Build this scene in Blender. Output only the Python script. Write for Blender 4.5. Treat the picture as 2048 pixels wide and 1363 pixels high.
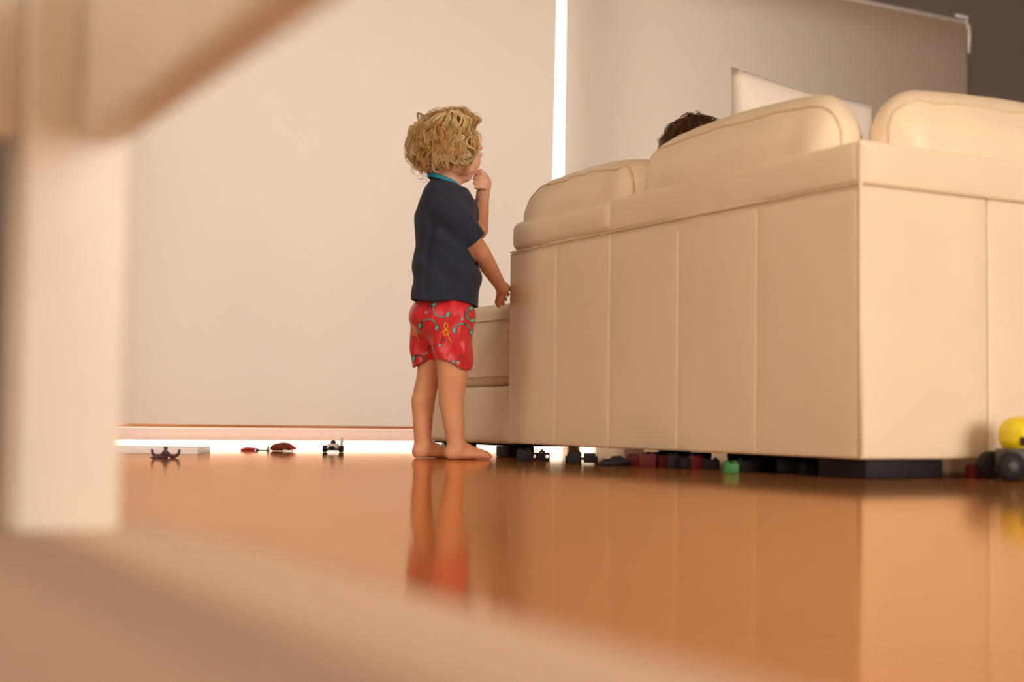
import bpy, bmesh, math, random
import numpy as np
from mathutils import Vector, Matrix
from mathutils.bvhtree import BVHTree

for o in list(bpy.data.objects):
    bpy.data.objects.remove(o, do_unlink=True)
scene = bpy.context.scene
COL = scene.collection

# ------------------------------------------------------------------ camera
FPX = 2048 * 50 / 36
CH = 0.107
YAW, PITCH, ROLL = 0.5007, 0.0545, 0.0133
fw = np.array([math.sin(YAW) * math.cos(PITCH), math.cos(YAW) * math.cos(PITCH), math.sin(PITCH)])
rt0 = np.array([math.cos(YAW), -math.sin(YAW), 0.0])
up0 = np.cross(rt0, fw)
rt = rt0 * math.cos(ROLL) + up0 * math.sin(ROLL)
up = up0 * math.cos(ROLL) - rt0 * math.sin(ROLL)
cam_d = bpy.data.cameras.new('camera')
cam = bpy.data.objects.new('camera', cam_d)
COL.objects.link(cam)
cam_d.lens = 50
cam_d.sensor_width = 36
cam_d.clip_start = 0.01
cam_d.dof.use_dof = True
cam_d.dof.focus_distance = 3.85
cam_d.dof.aperture_fstop = 2.0
cam.matrix_world = Matrix(((rt[0], up[0], -fw[0], 0), (rt[1], up[1], -fw[1], 0), (rt[2], up[2], -fw[2], CH), (0, 0, 0, 1)))
scene.camera = cam

# ------------------------------------------------------------------ world, lights, exposure
world = bpy.data.worlds.new('world')
scene.world = world
world.use_nodes = True
bg = world.node_tree.nodes['Background']
bg.inputs[0].default_value = (1.0, 0.97, 0.93, 1)
bg.inputs[1].default_value = 4.8
vs = scene.view_settings
vs.view_transform = 'Standard'
vs.look = 'None'
vs.gamma = 1
vs.use_curve_mapping = False
vs.exposure = 0.0


def area_light(name, loc, rot, sx, sy, power, color):
    d = bpy.data.lights.new(name, 'AREA')
    d.shape = 'RECTANGLE'
    d.size, d.size_y, d.energy, d.color = sx, sy, power, color
    o = bpy.data.objects.new(name, d)
    COL.objects.link(o)
    o.location, o.rotation_euler = loc, rot
    return o


# daylight through the wide window behind the camera (in the near wall)
area_light('near_window_light', (2.9, -4.46, 1.08), (math.radians(90), 0, 0), 2.9, 2.0, 205, (1.0, 0.93, 0.85))
# added warm orange fill from the left, set at the left-wall window
area_light('side_fill_light', (-2.56, 0.9, 1.35), (math.radians(90), 0, math.radians(-90)), 2.4, 1.7, 34, (1.0, 0.66, 0.36))


# ------------------------------------------------------------------ helpers
def PX(px, py, D):
    """photo pixel + distance along the view axis -> world point"""
    d = fw + rt * (px - 1024) / FPX - up * (py - 681.5) / FPX
    return d * D + np.array([0, 0, CH])


def PF(px, py, z=0.0):
    """photo pixel on the horizontal plane z"""
    d = fw + rt * (px - 1024) / FPX - up * (py - 681.5) / FPX
    return d * ((z - CH) / d[2]) + np.array([0, 0, CH])


def PY(px, py, Y):
    d = fw + rt * (px - 1024) / FPX - up * (py - 681.5) / FPX
    return d * (Y / d[1]) + np.array([0, 0, CH])


def mat(name, color, rough=0.5, spec=0.5, noise=0.0, scale=8.0, bump=0.0, bscale=60.0, sss=0.0, attr=None, metal=0.0, sheen=0.0, coat=0.0, detail=4.0):
    m = bpy.data.materials.new(name)
    m.use_nodes = True
    nt = m.node_tree
    b = nt.nodes['Principled BSDF']
    b.inputs['Roughness'].default_value = rough
    b.inputs['Specular IOR Level'].default_value = spec
    b.inputs['Metallic'].default_value = metal
    b.inputs['Sheen Weight'].default_value = sheen
    b.inputs['Coat Weight'].default_value = coat
    if sss:
        b.inputs['Subsurface Weight'].default_value = sss
        b.inputs['Subsurface Radius'].default_value = (1.0, 0.35, 0.2)
        b.inputs['Subsurface Scale'].default_value = 0.006
    tc = nt.nodes.new('ShaderNodeTexCoord')
    src = None
    if attr:
        a = nt.nodes.new('ShaderNodeVertexColor')
        a.layer_name = attr
        src = a.outputs['Color']
    else:
        rgb = nt.nodes.new('ShaderNodeRGB')
        rgb.outputs[0].default_value = (*color, 1)
        src = rgb.outputs[0]
    if noise:
        n = nt.nodes.new('ShaderNodeTexNoise')
        n.inputs['Scale'].default_value = scale
        n.inputs['Detail'].default_value = detail
        nt.links.new(tc.outputs['Object'], n.inputs['Vector'])
        mr = nt.nodes.new('ShaderNodeMapRange')
        mr.inputs['From Min'].default_value = 0.25
        mr.inputs['From Max'].default_value = 0.75
        mr.inputs['To Min'].default_value = 1 - noise
        mr.inputs['To Max'].default_value = 1 + noise
        nt.links.new(n.outputs['Fac'], mr.inputs['Value'])
        mx = nt.nodes.new('ShaderNodeVectorMath')
        mx.operation = 'SCALE'
        nt.links.new(src, mx.inputs[0])
        nt.links.new(mr.outputs[0], mx.inputs['Scale'])
        src = mx.outputs[0]
    nt.links.new(src, b.inputs['Base Color'])
    if bump:
        n2 = nt.nodes.new('ShaderNodeTexNoise')
        n2.inputs['Scale'].default_value = bscale
        n2.inputs['Detail'].default_value = 5
        nt.links.new(tc.outputs['Object'], n2.inputs['Vector'])
        bp = nt.nodes.new('ShaderNodeBump')
        bp.inputs['Strength'].default_value = bump
        bp.inputs['Distance'].default_value = 0.004
        nt.links.new(n2.outputs['Fac'], bp.inputs['Height'])
        nt.links.new(bp.outputs[0], b.inputs['Normal'])
    return m


def mat_floor():
    m = bpy.data.materials.new('polished_timber')
    m.use_nodes = True
    nt = m.node_tree
    nt.nodes.clear()
    out = nt.nodes.new('ShaderNodeOutputMaterial')
    tc = nt.nodes.new('ShaderNodeTexCoord')
    mp = nt.nodes.new('ShaderNodeMapping')
    mp.inputs['Scale'].default_value = (14, 1.2, 1)
    nz = nt.nodes.new('ShaderNodeTexNoise')
    nz.inputs['Scale'].default_value = 2.2
    nz.inputs['Detail'].default_value = 5
    nt.links.new(tc.outputs['Object'], mp.inputs[0])
    nt.links.new(mp.outputs[0], nz.inputs['Vector'])
    cr = nt.nodes.new('ShaderNodeValToRGB')
    cr.color_ramp.elements[0].position = 0.3
    cr.color_ramp.elements[0].color = (0.36, 0.15, 0.06, 1)
    cr.color_ramp.elements[1].position = 0.7
    cr.color_ramp.elements[1].color = (0.46, 0.20, 0.085, 1)
    nt.links.new(nz.outputs['Fac'], cr.inputs[0])
    df = nt.nodes.new('ShaderNodeBsdfDiffuse')
    nt.links.new(cr.outputs[0], df.inputs['Color'])
    gl = nt.nodes.new('ShaderNodeBsdfGlossy')
    gl.inputs['Color'].default_value = (0.97, 0.72, 0.52, 1)
    gl.inputs['Roughness'].default_value = 0.085
    fr = nt.nodes.new('ShaderNodeFresnel')
    fr.inputs['IOR'].default_value = 1.9
    mx = nt.nodes.new('ShaderNodeMixShader')
    nt.links.new(fr.outputs[0], mx.inputs[0])
    nt.links.new(df.outputs[0], mx.inputs[1])
    nt.links.new(gl.outputs[0], mx.inputs[2])
    nt.links.new(mx.outputs[0], out.inputs[0])
    return m


def mat_blind():
    m = bpy.data.materials.new('blind_fabric')
    m.use_nodes = True
    nt = m.node_tree
    nt.nodes.clear()
    out = nt.nodes.new('ShaderNodeOutputMaterial')
    tc = nt.nodes.new('ShaderNodeTexCoord')
    nz = nt.nodes.new('ShaderNodeTexNoise')
    nz.inputs['Scale'].default_value = 420
    nz.inputs['Detail'].default_value = 2
    nt.links.new(tc.outputs['Object'], nz.inputs['Vector'])
    cr = nt.nodes.new('ShaderNodeValToRGB')
    cr.color_ramp.elements[0].position = 0.3
    cr.color_ramp.elements[0].color = (0.278, 0.232, 0.198, 1)
    cr.color_ramp.elements[1].position = 0.7
    cr.color_ramp.elements[1].color = (0.302, 0.254, 0.217, 1)
    nt.links.new(nz.outputs['Fac'], cr.inputs[0])
    tr = nt.nodes.new('ShaderNodeBsdfTranslucent')
    nt.links.new(cr.outputs[0], tr.inputs['Color'])
    df = nt.nodes.new('ShaderNodeBsdfDiffuse')
    df.inputs['Color'].default_value = (0.24, 0.162, 0.105, 1)
    ad = nt.nodes.new('ShaderNodeAddShader')
    nt.links.new(tr.outputs[0], ad.inputs[0])
    nt.links.new(df.outputs[0], ad.inputs[1])
    nt.links.new(ad.outputs[0], out.inputs[0])
    return m


def mat_trans(name, tcol, dcol):
    m = bpy.data.materials.new(name)
    m.use_nodes = True
    nt = m.node_tree
    nt.nodes.clear()
    out = nt.nodes.new('ShaderNodeOutputMaterial')
    tc = nt.nodes.new('ShaderNodeTexCoord')
    nz = nt.nodes.new('ShaderNodeTexNoise')
    nz.inputs['Scale'].default_value = 60
    nt.links.new(tc.outputs['Object'], nz.inputs['Vector'])
    cr = nt.nodes.new('ShaderNodeValToRGB')
    cr.color_ramp.elements[0].color = (*[c * .97 for c in tcol], 1)
    cr.color_ramp.elements[1].color = (*tcol, 1)
    nt.links.new(nz.outputs['Fac'], cr.inputs[0])
    tr = nt.nodes.new('ShaderNodeBsdfTranslucent')
    nt.links.new(cr.outputs[0], tr.inputs['Color'])
    df = nt.nodes.new('ShaderNodeBsdfDiffuse')
    df.inputs['Color'].default_value = (*dcol, 1)
    ad = nt.nodes.new('ShaderNodeAddShader')
    nt.links.new(tr.outputs[0], ad.inputs[0])
    nt.links.new(df.outputs[0], ad.inputs[1])
    nt.links.new(ad.outputs[0], out.inputs[0])
    return m


def mat_hair():
    m = mat('hair_strands', (0.6, 0.4, 0.15), 0.28, 0.8, 0.06, 80, attr='col')
    nt = m.node_tree
    b = nt.nodes['Principled BSDF']
    src = b.inputs['Base Color'].links[0].from_socket
    tr = nt.nodes.new('ShaderNodeBsdfTranslucent')
    nt.links.new(src, tr.inputs['Color'])
    mx = nt.nodes.new('ShaderNodeMixShader')
    mx.inputs[0].default_value = 0.45
    nt.links.new(b.outputs[0], mx.inputs[1])
    nt.links.new(tr.outputs[0], mx.inputs[2])
    nt.links.new(mx.outputs[0], nt.nodes['Material Output'].inputs[0])
    return m


def mat_glass():
    m = bpy.data.materials.new('pane_glass')
    m.use_nodes = True
    nt = m.node_tree
    nt.nodes.clear()
    out = nt.nodes.new('ShaderNodeOutputMaterial')
    tr = nt.nodes.new('ShaderNodeBsdfTransparent')
    tr.inputs[0].default_value = (0.95, 0.96, 0.95, 1)
    gl = nt.nodes.new('ShaderNodeBsdfGlossy')
    gl.inputs['Roughness'].default_value = 0.02
    mx = nt.nodes.new('ShaderNodeMixShader')
    mx.inputs[0].default_value = 0.06
    nt.links.new(tr.outputs[0], mx.inputs[1])
    nt.links.new(gl.outputs[0], mx.inputs[2])
    nt.links.new(mx.outputs[0], out.inputs[0])
    return m


M = dict(
    floor=mat_floor(), blind=mat_blind(), glass=mat_glass(),
    wall=mat('taupe_wall_paint', (0.17, 0.135, 0.11), 0.7, 0.3, 0.04, 3, 0.05, 200),
    ceiling=mat('ceiling_paint', (0.72, 0.66, 0.58), 0.8, 0.2, 0.02, 3),
    patio=mat('patio_concrete', (0.62, 0.58, 0.52), 0.85, 0.2, 0.08, 5),
    shade_roof=mat('shade_roof_brown', (0.30, 0.26, 0.22), 0.8, 0.2, 0.05, 4),
    shade_wall=mat('shade_wall_brown', (0.20, 0.16, 0.13), 0.85, 0.2, 0.1, 4),
    alu=mat('aluminium_frame', (0.62, 0.57, 0.53), 0.4, 0.5, 0.02, 30, metal=0.3),
    bar=mat('blind_bar_plastic', (0.82, 0.74, 0.70), 0.45, 0.4, 0.02, 30),
    hem=mat('blind_hem_orange', (0.75, 0.36, 0.14), 0.7, 0.2, 0.05, 60),
    white=mat('white_plastic', (0.85, 0.83, 0.8), 0.35, 0.5, 0.02, 20),
    table=mat('cream_painted_wood', (0.80, 0.71, 0.59), 0.45, 0.4, 0.04, 12, 0.03, 90),
    rug=mat('beige_wool', (0.58, 0.43, 0.32), 0.95, 0.1, 0.06, 90, 0.4, 300),
    leather=mat('cream_leather', (0.80, 0.66, 0.475), 0.42, 0.4, 0.035, 5, 0.10, 260),
    piping=mat('cream_leather_piping', (0.70, 0.52, 0.33), 0.45, 0.4, 0.04, 20),
    black=mat('black_plastic', (0.010, 0.009, 0.009), 0.6, 0.25, 0.1, 20),
    under=mat('black_underlining', (0.012, 0.011, 0.010), 0.9, 0.1, 0.1, 30),
    satin=mat('pale_satin', (0.82, 0.72, 0.63), 0.4, 0.4, 0.03, 8, 0.12, 40, sheen=0.3),
    navy=mat('navy_jersey', (0.022, 0.028, 0.052), 0.85, 0.2, 0.12, 350, 0.25, 500, sheen=0.12),
    teal=mat('teal_rib', (0.03, 0.30, 0.46), 0.8, 0.2, 0.08, 300, 0.2, 400),
    red=mat('red_satin_cloth', (0.62, 0.016, 0.024), 0.38, 0.5, 0.08, 30, 0.08, 90, sheen=0.2),
    p_teal=mat('teal_print', (0.16, 0.48, 0.46), 0.5, 0.3, 0.03, 50),
    p_yellow=mat('yellow_print', (0.86, 0.40, 0.03), 0.5, 0.3, 0.03, 50),
    p_dark=mat('dark_print', (0.03, 0.05, 0.06), 0.5, 0.3, 0.03, 50),
    skin=mat('skin', (0.7, 0.42, 0.28), 0.5, 0.35, 0.05, 40, 0.05, 250, sss=0.12, attr='col'),
    eye=mat('eye_white', (0.8, 0.78, 0.75), 0.15, 0.5, 0.02, 40),
    iris=mat('eye_iris_blue', (0.06, 0.10, 0.14), 0.15, 0.5, 0.1, 80),
    hair=mat_hair(),
    barfab=mat_trans('blind_bar_cover', (0.62, 0.53, 0.48), (0.3, 0.27, 0.25)),
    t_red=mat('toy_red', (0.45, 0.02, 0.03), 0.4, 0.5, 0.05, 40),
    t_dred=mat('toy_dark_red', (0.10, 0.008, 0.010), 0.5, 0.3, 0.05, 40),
    t_brown=mat('toy_red_brown_plush', (0.22, 0.045, 0.03), 0.85, 0.2, 0.3, 120, 0.6, 200),
    t_blue=mat('toy_dark_blue', (0.02, 0.04, 0.13), 0.4, 0.5, 0.05, 40),
    t_green=mat('toy_green', (0.02, 0.16, 0.035), 0.5, 0.5, 0.05, 40),
    t_dgreen=mat('toy_dark_green', (0.02, 0.08, 0.04), 0.4, 0.5, 0.05, 40),
    t_orange=mat('toy_orange', (0.70, 0.27, 0.03), 0.4, 0.5, 0.05, 40),
    t_yellow=mat('toy_yellow', (0.70, 0.56, 0.006), 0.4, 0.5, 0.04, 40),
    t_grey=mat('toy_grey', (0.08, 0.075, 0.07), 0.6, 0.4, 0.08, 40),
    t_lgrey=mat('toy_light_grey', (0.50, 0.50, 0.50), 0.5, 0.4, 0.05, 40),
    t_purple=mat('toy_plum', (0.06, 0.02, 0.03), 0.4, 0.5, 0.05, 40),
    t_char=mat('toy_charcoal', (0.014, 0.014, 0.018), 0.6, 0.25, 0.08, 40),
    tray=mat('tray_pale_plastic', (0.80, 0.74, 0.76), 0.3, 0.5, 0.02, 20),
    shirt2=mat('grey_jersey', (0.28, 0.28, 0.30), 0.85, 0.2, 0.1, 300),
    trousers2=mat('blue_cotton', (0.06, 0.09, 0.16), 0.85, 0.2, 0.1, 300),
)


def link(name, me, m, parent=None, smooth=True, loc=None):
    """mesh given in world coordinates; stored relative to its parent's base"""
    o = bpy.data.objects.new(name, me)
    COL.objects.link(o)
    if m:
        me.materials.append(m)
    if smooth:
        me.polygons.foreach_set('use_smooth', [True] * len(me.polygons))
    if parent:
        o.parent = parent
        base = parent
        off = Vector((0, 0, 0))
        while base:
            off = off + base.location
            base = base.parent
        me.transform(Matrix.Translation(-off))
    elif loc is not None:
        me.transform(Matrix.Translation(-Vector(loc)))
        o.location = loc
    return o


def tag(o, label=None, cat=None, group=None, kind=None):
    if label: o['label'] = label
    if cat: o['category'] = cat
    if group: o['group'] = group
    if kind: o['kind'] = kind
    return o


def empty(name, loc, label, cat, group=None):
    o = bpy.data.objects.new(name, None)
    COL.objects.link(o)
    o.location = loc
    o.empty_display_size = 0.05
    return tag(o, label, cat, group)


def mesh_of(bm, name='m'):
    me = bpy.data.meshes.new(name)
    bm.normal_update()
    bm.to_mesh(me)
    bm.free()
    return me


def xf(me, R=None, loc=(0, 0, 0)):
    T = Matrix.Translation(Vector(loc))
    me.transform(T @ (R.to_4x4() if R is not None else Matrix.Identity(4)))
    return me


def rotz(a):
    return Matrix.Rotation(a, 3, 'Z')


def box(lo, hi, bev=0.0, seg=2):
    bm = bmesh.new()
    bmesh.ops.create_cube(bm, size=1)
    lo, hi = Vector(lo), Vector(hi)
    for v in bm.verts:
        v.co = Vector(((v.co[i] + .5) * (hi[i] - lo[i]) + lo[i] for i in range(3)))
    if bev:
        bmesh.ops.bevel(bm, geom=bm.edges[:], offset=bev, segments=seg, profile=0.5, affect='EDGES')
    return mesh_of(bm)


def boxes(lst, bev=0.0):
    bm = bmesh.new()
    for lo, hi in lst:
        me = box(lo, hi, bev)
        bm.from_mesh(me)
        bpy.data.meshes.remove(me)
    return mesh_of(bm)


def puff(size, rad=0.02, n=(12, 6, 8), bulge=(0, 0, 0), fold=0.0, seed=0, mitre=(0, 0), sag=0.0):
    """rounded, padded box centred at the origin; bulge = outward swell per axis"""
    bm = bmesh.new()
    h = np.array(size) / 2
    rnd = random.Random(seed)
    ph = [rnd.uniform(0, 6.28) for _ in range(8)]
    key = {}

    def spacing(nn, half):
        # finer near the ends so the rounding keeps its shape
        e = min(rad / half, 0.45)
        a = [-1, -1 + e * .12, -1 + e * .35, -1 + e * .65, -1 + e]
        inner = list(np.linspace(-1 + e, 1 - e, max(nn, 2)))[1:-1]
        return a + inner + [-q for q in a[::-1]]
    ax = [spacing(n[i], h[i]) for i in range(3)]

    def pos(p):
        q = np.array(p) * h
        c = np.clip(q, -(h - rad), h - rad)
        d = q - c
        # cube-to-sphere style rounding
        ln = np.linalg.norm(d)
        mx = np.abs(d).max()
        if ln > 1e-9:
            d = d / ln * mx
        r = c + d
        for i in range(3):
            j, k = (i + 1) % 3, (i + 2) % 3
            w = (1 - (r[j] / h[j]) ** 2) * (1 - (r[k] / h[k]) ** 2)
            r[i] += bulge[i] * (r[i] / h[i]) * max(w, 0) ** .8
        if fold:
            f = math.sin(r[0] * 38 + r[2] * 22 + ph[0]) * math.sin(r[2] * 17 - r[0] * 9 + ph[1]) + .6 * math.sin(r[0] * 75 + ph[2] + r[2] * 30) * math.sin(r[2] * 25 + ph[3])
            e = abs(r[0] / h[0]) ** 3
            r[1] += fold * f * (0.35 + e) * np.sign(r[1])
        if sag:
            r[2] += sag * (1 - (r[0] / h[0]) ** 2) * (r[2] / h[2])
        t = r[1]
        if r[0] > 0: r[0] += mitre[1] * t * (r[0] / h[0])
        else: r[0] += mitre[0] * t * (-r[0] / h[0])
        return r

    def vert(p):
        k = tuple(round(x, 5) for x in p)
        if k not in key:
            key[k] = bm.verts.new(pos(p))
        return key[k]
    for i in range(3):
        j, k = (i + 1) % 3, (i + 2) % 3
        for s in (-1, 1):
            for a in range(len(ax[j]) - 1):
                for b in range(len(ax[k]) - 1):
                    q = []
                    for da, db in ((0, 0), (1, 0), (1, 1), (0, 1)):
                        p = [0, 0, 0]
                        p[i] = s
                        p[j] = ax[j][a + da]
                        p[k] = ax[k][b + db]
                        q.append(vert(p))
                    if s < 0: q.reverse()
                    bm.faces.new(q)
    return mesh_of(bm)


def tube(pts, rad, sides=8, closed=False, caps=True):
    """swept tube through points; rad a number or a list"""
    pts = [np.array(p, float) for p in pts]
    n = len(pts)
    rad = rad if hasattr(rad, '__len__') else [rad] * n
    bm = bmesh.new()
    rings = []
    nrm = None
    for i in range(n):
        if closed: t = pts[(i + 1) % n] - pts[i - 1]
        else: t = pts[min(i + 1, n - 1)] - pts[max(i - 1, 0)]
        t = t / (np.linalg.norm(t) + 1e-12)
        if nrm is None:
            a = np.array([0, 0, 1.]) if abs(t[2]) < .9 else np.array([1., 0, 0])
            nrm = np.cross(t, a)
        nrm = nrm - t * (nrm @ t)
        nrm /= np.linalg.norm(nrm) + 1e-12
        b = np.cross(t, nrm)
        rings.append([bm.verts.new(pts[i] + rad[i] * (math.cos(6.28319 * k / sides) * nrm + math.sin(6.28319 * k / sides) * b)) for k in range(sides)])
    for i in range(n if closed else n - 1):
        a, b = rings[i], rings[(i + 1) % n]
        for k in range(sides):
            bm.faces.new((a[k], a[(k + 1) % sides], b[(k + 1) % sides], b[k]))
    if caps and not closed:
        bm.faces.new(rings[0][::-1])
        bm.faces.new(rings[-1])
    bmesh.ops.recalc_face_normals(bm, faces=bm.faces[:])
    return mesh_of(bm)


def lathe(prof, seg=20):
    """profile of (r, z) spun about z"""
    bm = bmesh.new()
    rings = []
    for r, z in prof:
        rings.append([bm.verts.new((max(r, 1e-5) * math.cos(6.28319 * k / seg), max(r, 1e-5) * math.sin(6.28319 * k / seg), z)) for k in range(seg)])
    for a, b in zip(rings, rings[1:]):
        for k in range(seg):
            bm.faces.new((a[k], a[(k + 1) % seg], b[(k + 1) % seg], b[k]))
    bm.faces.new(rings[0][::-1])
    bm.faces.new(rings[-1])
    bmesh.ops.recalc_face_normals(bm, faces=bm.faces[:])
    return mesh_of(bm)


def prism(poly, depth, bev=0.0):
    """closed outline in x-z, extruded along y, centred"""
    bm = bmesh.new()
    f = bm.faces.new([bm.verts.new((x, -depth / 2, z)) for x, z in poly])
    r = bmesh.ops.extrude_face_region(bm, geom=[f])
    for v in r['geom']:
        if isinstance(v, bmesh.types.BMVert): v.co.y += depth
    bmesh.ops.recalc_face_normals(bm, faces=bm.faces[:])
    if bev:
        bmesh.ops.bevel(bm, geom=bm.edges[:], offset=bev, segments=2, profile=.5, affect='EDGES')
    return mesh_of(bm)


def join(*ms):
    bm = bmesh.new()
    for me in ms:
        bm.from_mesh(me)
        bpy.data.meshes.remove(me)
    return mesh_of(bm)


# ------------------------------------------------------------------ signed-distance modelling
class SDF:
    def __init__(s, lo, hi, h):
        s.lo, s.h = np.array(lo, float), h
        s.n = np.ceil((np.array(hi) - s.lo) / h).astype(int) + 1
        s.F = np.full(s.n, 1.0, np.float32)

    def _win(s, a, b):
        i0 = np.clip(((a - s.lo) / s.h).astype(int), 0, s.n - 1)
        i1 = np.clip(((b - s.lo) / s.h).astype(int) + 2, 0, s.n)
        g = [s.lo[i] + s.h * np.arange(i0[i], i1[i]) for i in range(3)]
        X = np.meshgrid(*g, indexing='ij', copy=False)
        return tuple(slice(i0[i], i1[i]) for i in range(3)), X

    def blend(s, sl, d, k):
        f = s.F[sl]
        if k > 0:
            hh = np.clip(.5 + .5 * (f - d) / k, 0, 1)
            s.F[sl] = f * (1 - hh) + d * hh - k * hh * (1 - hh)
        else:
            s.F[sl] = np.minimum(f, d)

    def capsule(s, p, q, r0, r1, k=0.008, sub=False):
        p, q = np.array(p, float), np.array(q, float)
        m = max(r0, r1) + 3 * k + 4 * s.h
        sl, X = s._win(np.minimum(p, q) - m, np.maximum(p, q) + m)
        d = q - p
        t = np.clip(((X[0] - p[0]) * d[0] + (X[1] - p[1]) * d[1] + (X[2] - p[2]) * d[2]) / (d @ d + 1e-12), 0, 1)
        dist = np.sqrt((X[0] - p[0] - t * d[0]) ** 2 + (X[1] - p[1] - t * d[1]) ** 2 + (X[2] - p[2] - t * d[2]) ** 2) - (r0 + (r1 - r0) * t)
        if sub: s.subtract(sl, dist, k)
        else: s.blend(sl, dist, k)

    def subtract(s, sl, d, k):
        f = s.F[sl]
        hh = np.clip(.5 - .5 * (f + d) / max(k, 1e-6), 0, 1)
        s.F[sl] = f * (1 - hh) - d * hh + k * hh * (1 - hh)

    def ell(s, c, rad, axes=None, k=0.01, sub=False):
        c, rad = np.array(c, float), np.array(rad, float)
        A = np.eye(3) if axes is None else np.array(axes, float)
        m = rad.max() + 3 * k + 4 * s.h
        sl, X = s._win(c - m, c + m)
        l = [A[i][0] * (X[0] - c[0]) + A[i][1] * (X[1] - c[1]) + A[i][2] * (X[2] - c[2]) for i in range(3)]
        k0 = np.sqrt(sum((l[i] / rad[i]) ** 2 for i in range(3)))
        k1 = np.sqrt(sum((l[i] / rad[i] ** 2) ** 2 for i in range(3))) + 1e-9
        dist = k0 * (k0 - 1) / k1
        if sub: s.subtract(sl, dist, k)
        else: s.blend(sl, dist, k)

    def grid(s):
        g = [s.lo[i] + s.h * np.arange(s.n[i]) for i in range(3)]
        return np.meshgrid(*g, indexing='ij', copy=False)

    def mesh(s):
        F = s.F
        S = F < 0
        nx, ny, nz = F.shape
        cnt = np.zeros((nx - 1, ny - 1, nz - 1), np.int8)
        offs = [(a, b, c) for a in (0, 1) for b in (0, 1) for c in (0, 1)]
        for a, b, c in offs:
            cnt += S[a:nx - 1 + a, b:ny - 1 + b, c:nz - 1 + c]
        I = np.argwhere((cnt > 0) & (cnt < 8))
        ids = np.full(cnt.shape, -1, np.int64)
        ids[I[:, 0], I[:, 1], I[:, 2]] = np.arange(len(I))
        acc = np.zeros((len(I), 3))
        num = np.zeros(len(I))
        for a in range(8):
            for b in range(a + 1, 8):
                oa, ob = np.array(offs[a]), np.array(offs[b])
                if np.abs(oa - ob).sum() != 1: continue
                fa = F[tuple((I + oa).T)]
                fb = F[tuple((I + ob).T)]
                m = (fa < 0) != (fb < 0)
                t = (fa[m] / (fa[m] - fb[m]))[:, None]
                acc[m] += oa + t * (ob - oa)
                num[m] += 1
        V = s.lo + s.h * (I + acc / num[:, None])
        Q = []
        for ax in range(3):
            sl0 = [slice(None)] * 3
            sl1 = [slice(None)] * 3
            sl0[ax] = slice(0, -1)
            sl1[ax] = slice(1, None)
            A, B = S[tuple(sl0)], S[tuple(sl1)]
            E = np.argwhere(A != B)
            j, k = (ax + 1) % 3, (ax + 2) % 3
            ok = (E[:, j] > 0) & (E[:, k] > 0) & (E[:, j] < cnt.shape[j]) & (E[:, k] < cnt.shape[k])
            E = E[ok]
            dj = np.zeros(3, int); dj[j] = 1
            dk = np.zeros(3, int); dk[k] = 1
            q = np.stack([ids[tuple((E - dj - dk).T)], ids[tuple((E - dk).T)], ids[tuple(E.T)], ids[tuple((E - dj).T)]], 1)
            fl = ~A[tuple(E.T)]
            q[fl] = q[fl][:, ::-1]
            Q.append(q)
        return V, np.concatenate(Q)


def np_mesh(V, Q, drop=None):
    """numpy verts and quads -> mesh; drop(face centres, normals) -> faces to leave open"""
    if drop is not None:
        c = V[Q].mean(1)
        n = np.cross(V[Q[:, 2]] - V[Q[:, 0]], V[Q[:, 3]] - V[Q[:, 1]])
        n /= np.linalg.norm(n, axis=1, keepdims=True) + 1e-12
        Q = Q[~drop(c, n)]
        used = np.unique(Q)
        rm = np.full(len(V), -1)
        rm[used] = np.arange(len(used))
        V, Q = V[used], rm[Q]
    me = bpy.data.meshes.new('m')
    me.vertices.add(len(V))
    me.vertices.foreach_set('co', V.astype(np.float32).ravel())
    me.loops.add(Q.size)
    me.loops.foreach_set('vertex_index', Q.astype(np.int32).ravel())
    me.polygons.add(len(Q))
    me.polygons.foreach_set('loop_start', np.arange(0, Q.size, 4, dtype=np.int32))
    me.update(calc_edges=True)
    me.validate()
    return me


def set_col(me, C):
    a = me.color_attributes.new('col', 'FLOAT_COLOR', 'POINT')
    a.data.foreach_set('color', np.concatenate([C, np.ones((len(C), 1))], 1).astype(np.float32).ravel())


# ------------------------------------------------------------------ the room
YW = 4.70          # plane of the blinds
WALL_Y = 4.76      # inner face of the window wall
XL, XR, YB, HC = -2.6, 6.4, -4.5, 2.6
OX0, OX1, OZ = 0.98, 4.90, 1.96      # window opening

tag(link('floor', box((XL, YB, -0.05), (XR, WALL_Y + 0.20, 0)), M['floor'], smooth=False), kind='structure')
tag(link('ceiling', box((XL, YB, HC), (XR, WALL_Y + .2, HC + .1)), M['ceiling'], smooth=False), kind='structure')
tag(link('wall_left', boxes([((XL - .1, YB, 0), (XL, -.3, HC)), ((XL - .1, 2.1, 0), (XL, WALL_Y + .2, HC)), ((XL - .1, -.3, 0), (XL, 2.1, .5)), ((XL - .1, -.3, 2.2), (XL, 2.1, HC))]), M['wall'], smooth=False), kind='structure')
w3 = tag(link('window_3', boxes([((XL - .08, -.3, .5), (XL - .04, 2.1, .55)), ((XL - .08, -.3, 2.15), (XL - .04, 2.1, 2.2)), ((XL - .08, -.3, .5), (XL - .04, -.25, 2.2)), ((XL - .08, 2.05, .5), (XL - .04, 2.1, 2.2))]), M['alu'], smooth=False), kind='structure')
link('pane', box((XL - .062, -.25, .55), (XL - .056, 2.05, 2.15)), M['glass'], w3, False)
tag(link('wall_right', box((XR, YB, 0), (XR + .1, WALL_Y + .2, HC)), M['wall'], smooth=False), kind='structure')
tag(link('wall_far', boxes([((XL, WALL_Y, 0), (OX0, WALL_Y + .2, HC)), ((OX1, WALL_Y, 0), (XR, WALL_Y + .2, HC)), ((OX0, WALL_Y, OZ), (OX1, WALL_Y + .2, HC))]), M['wall'], smooth=False), kind='structure')
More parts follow.
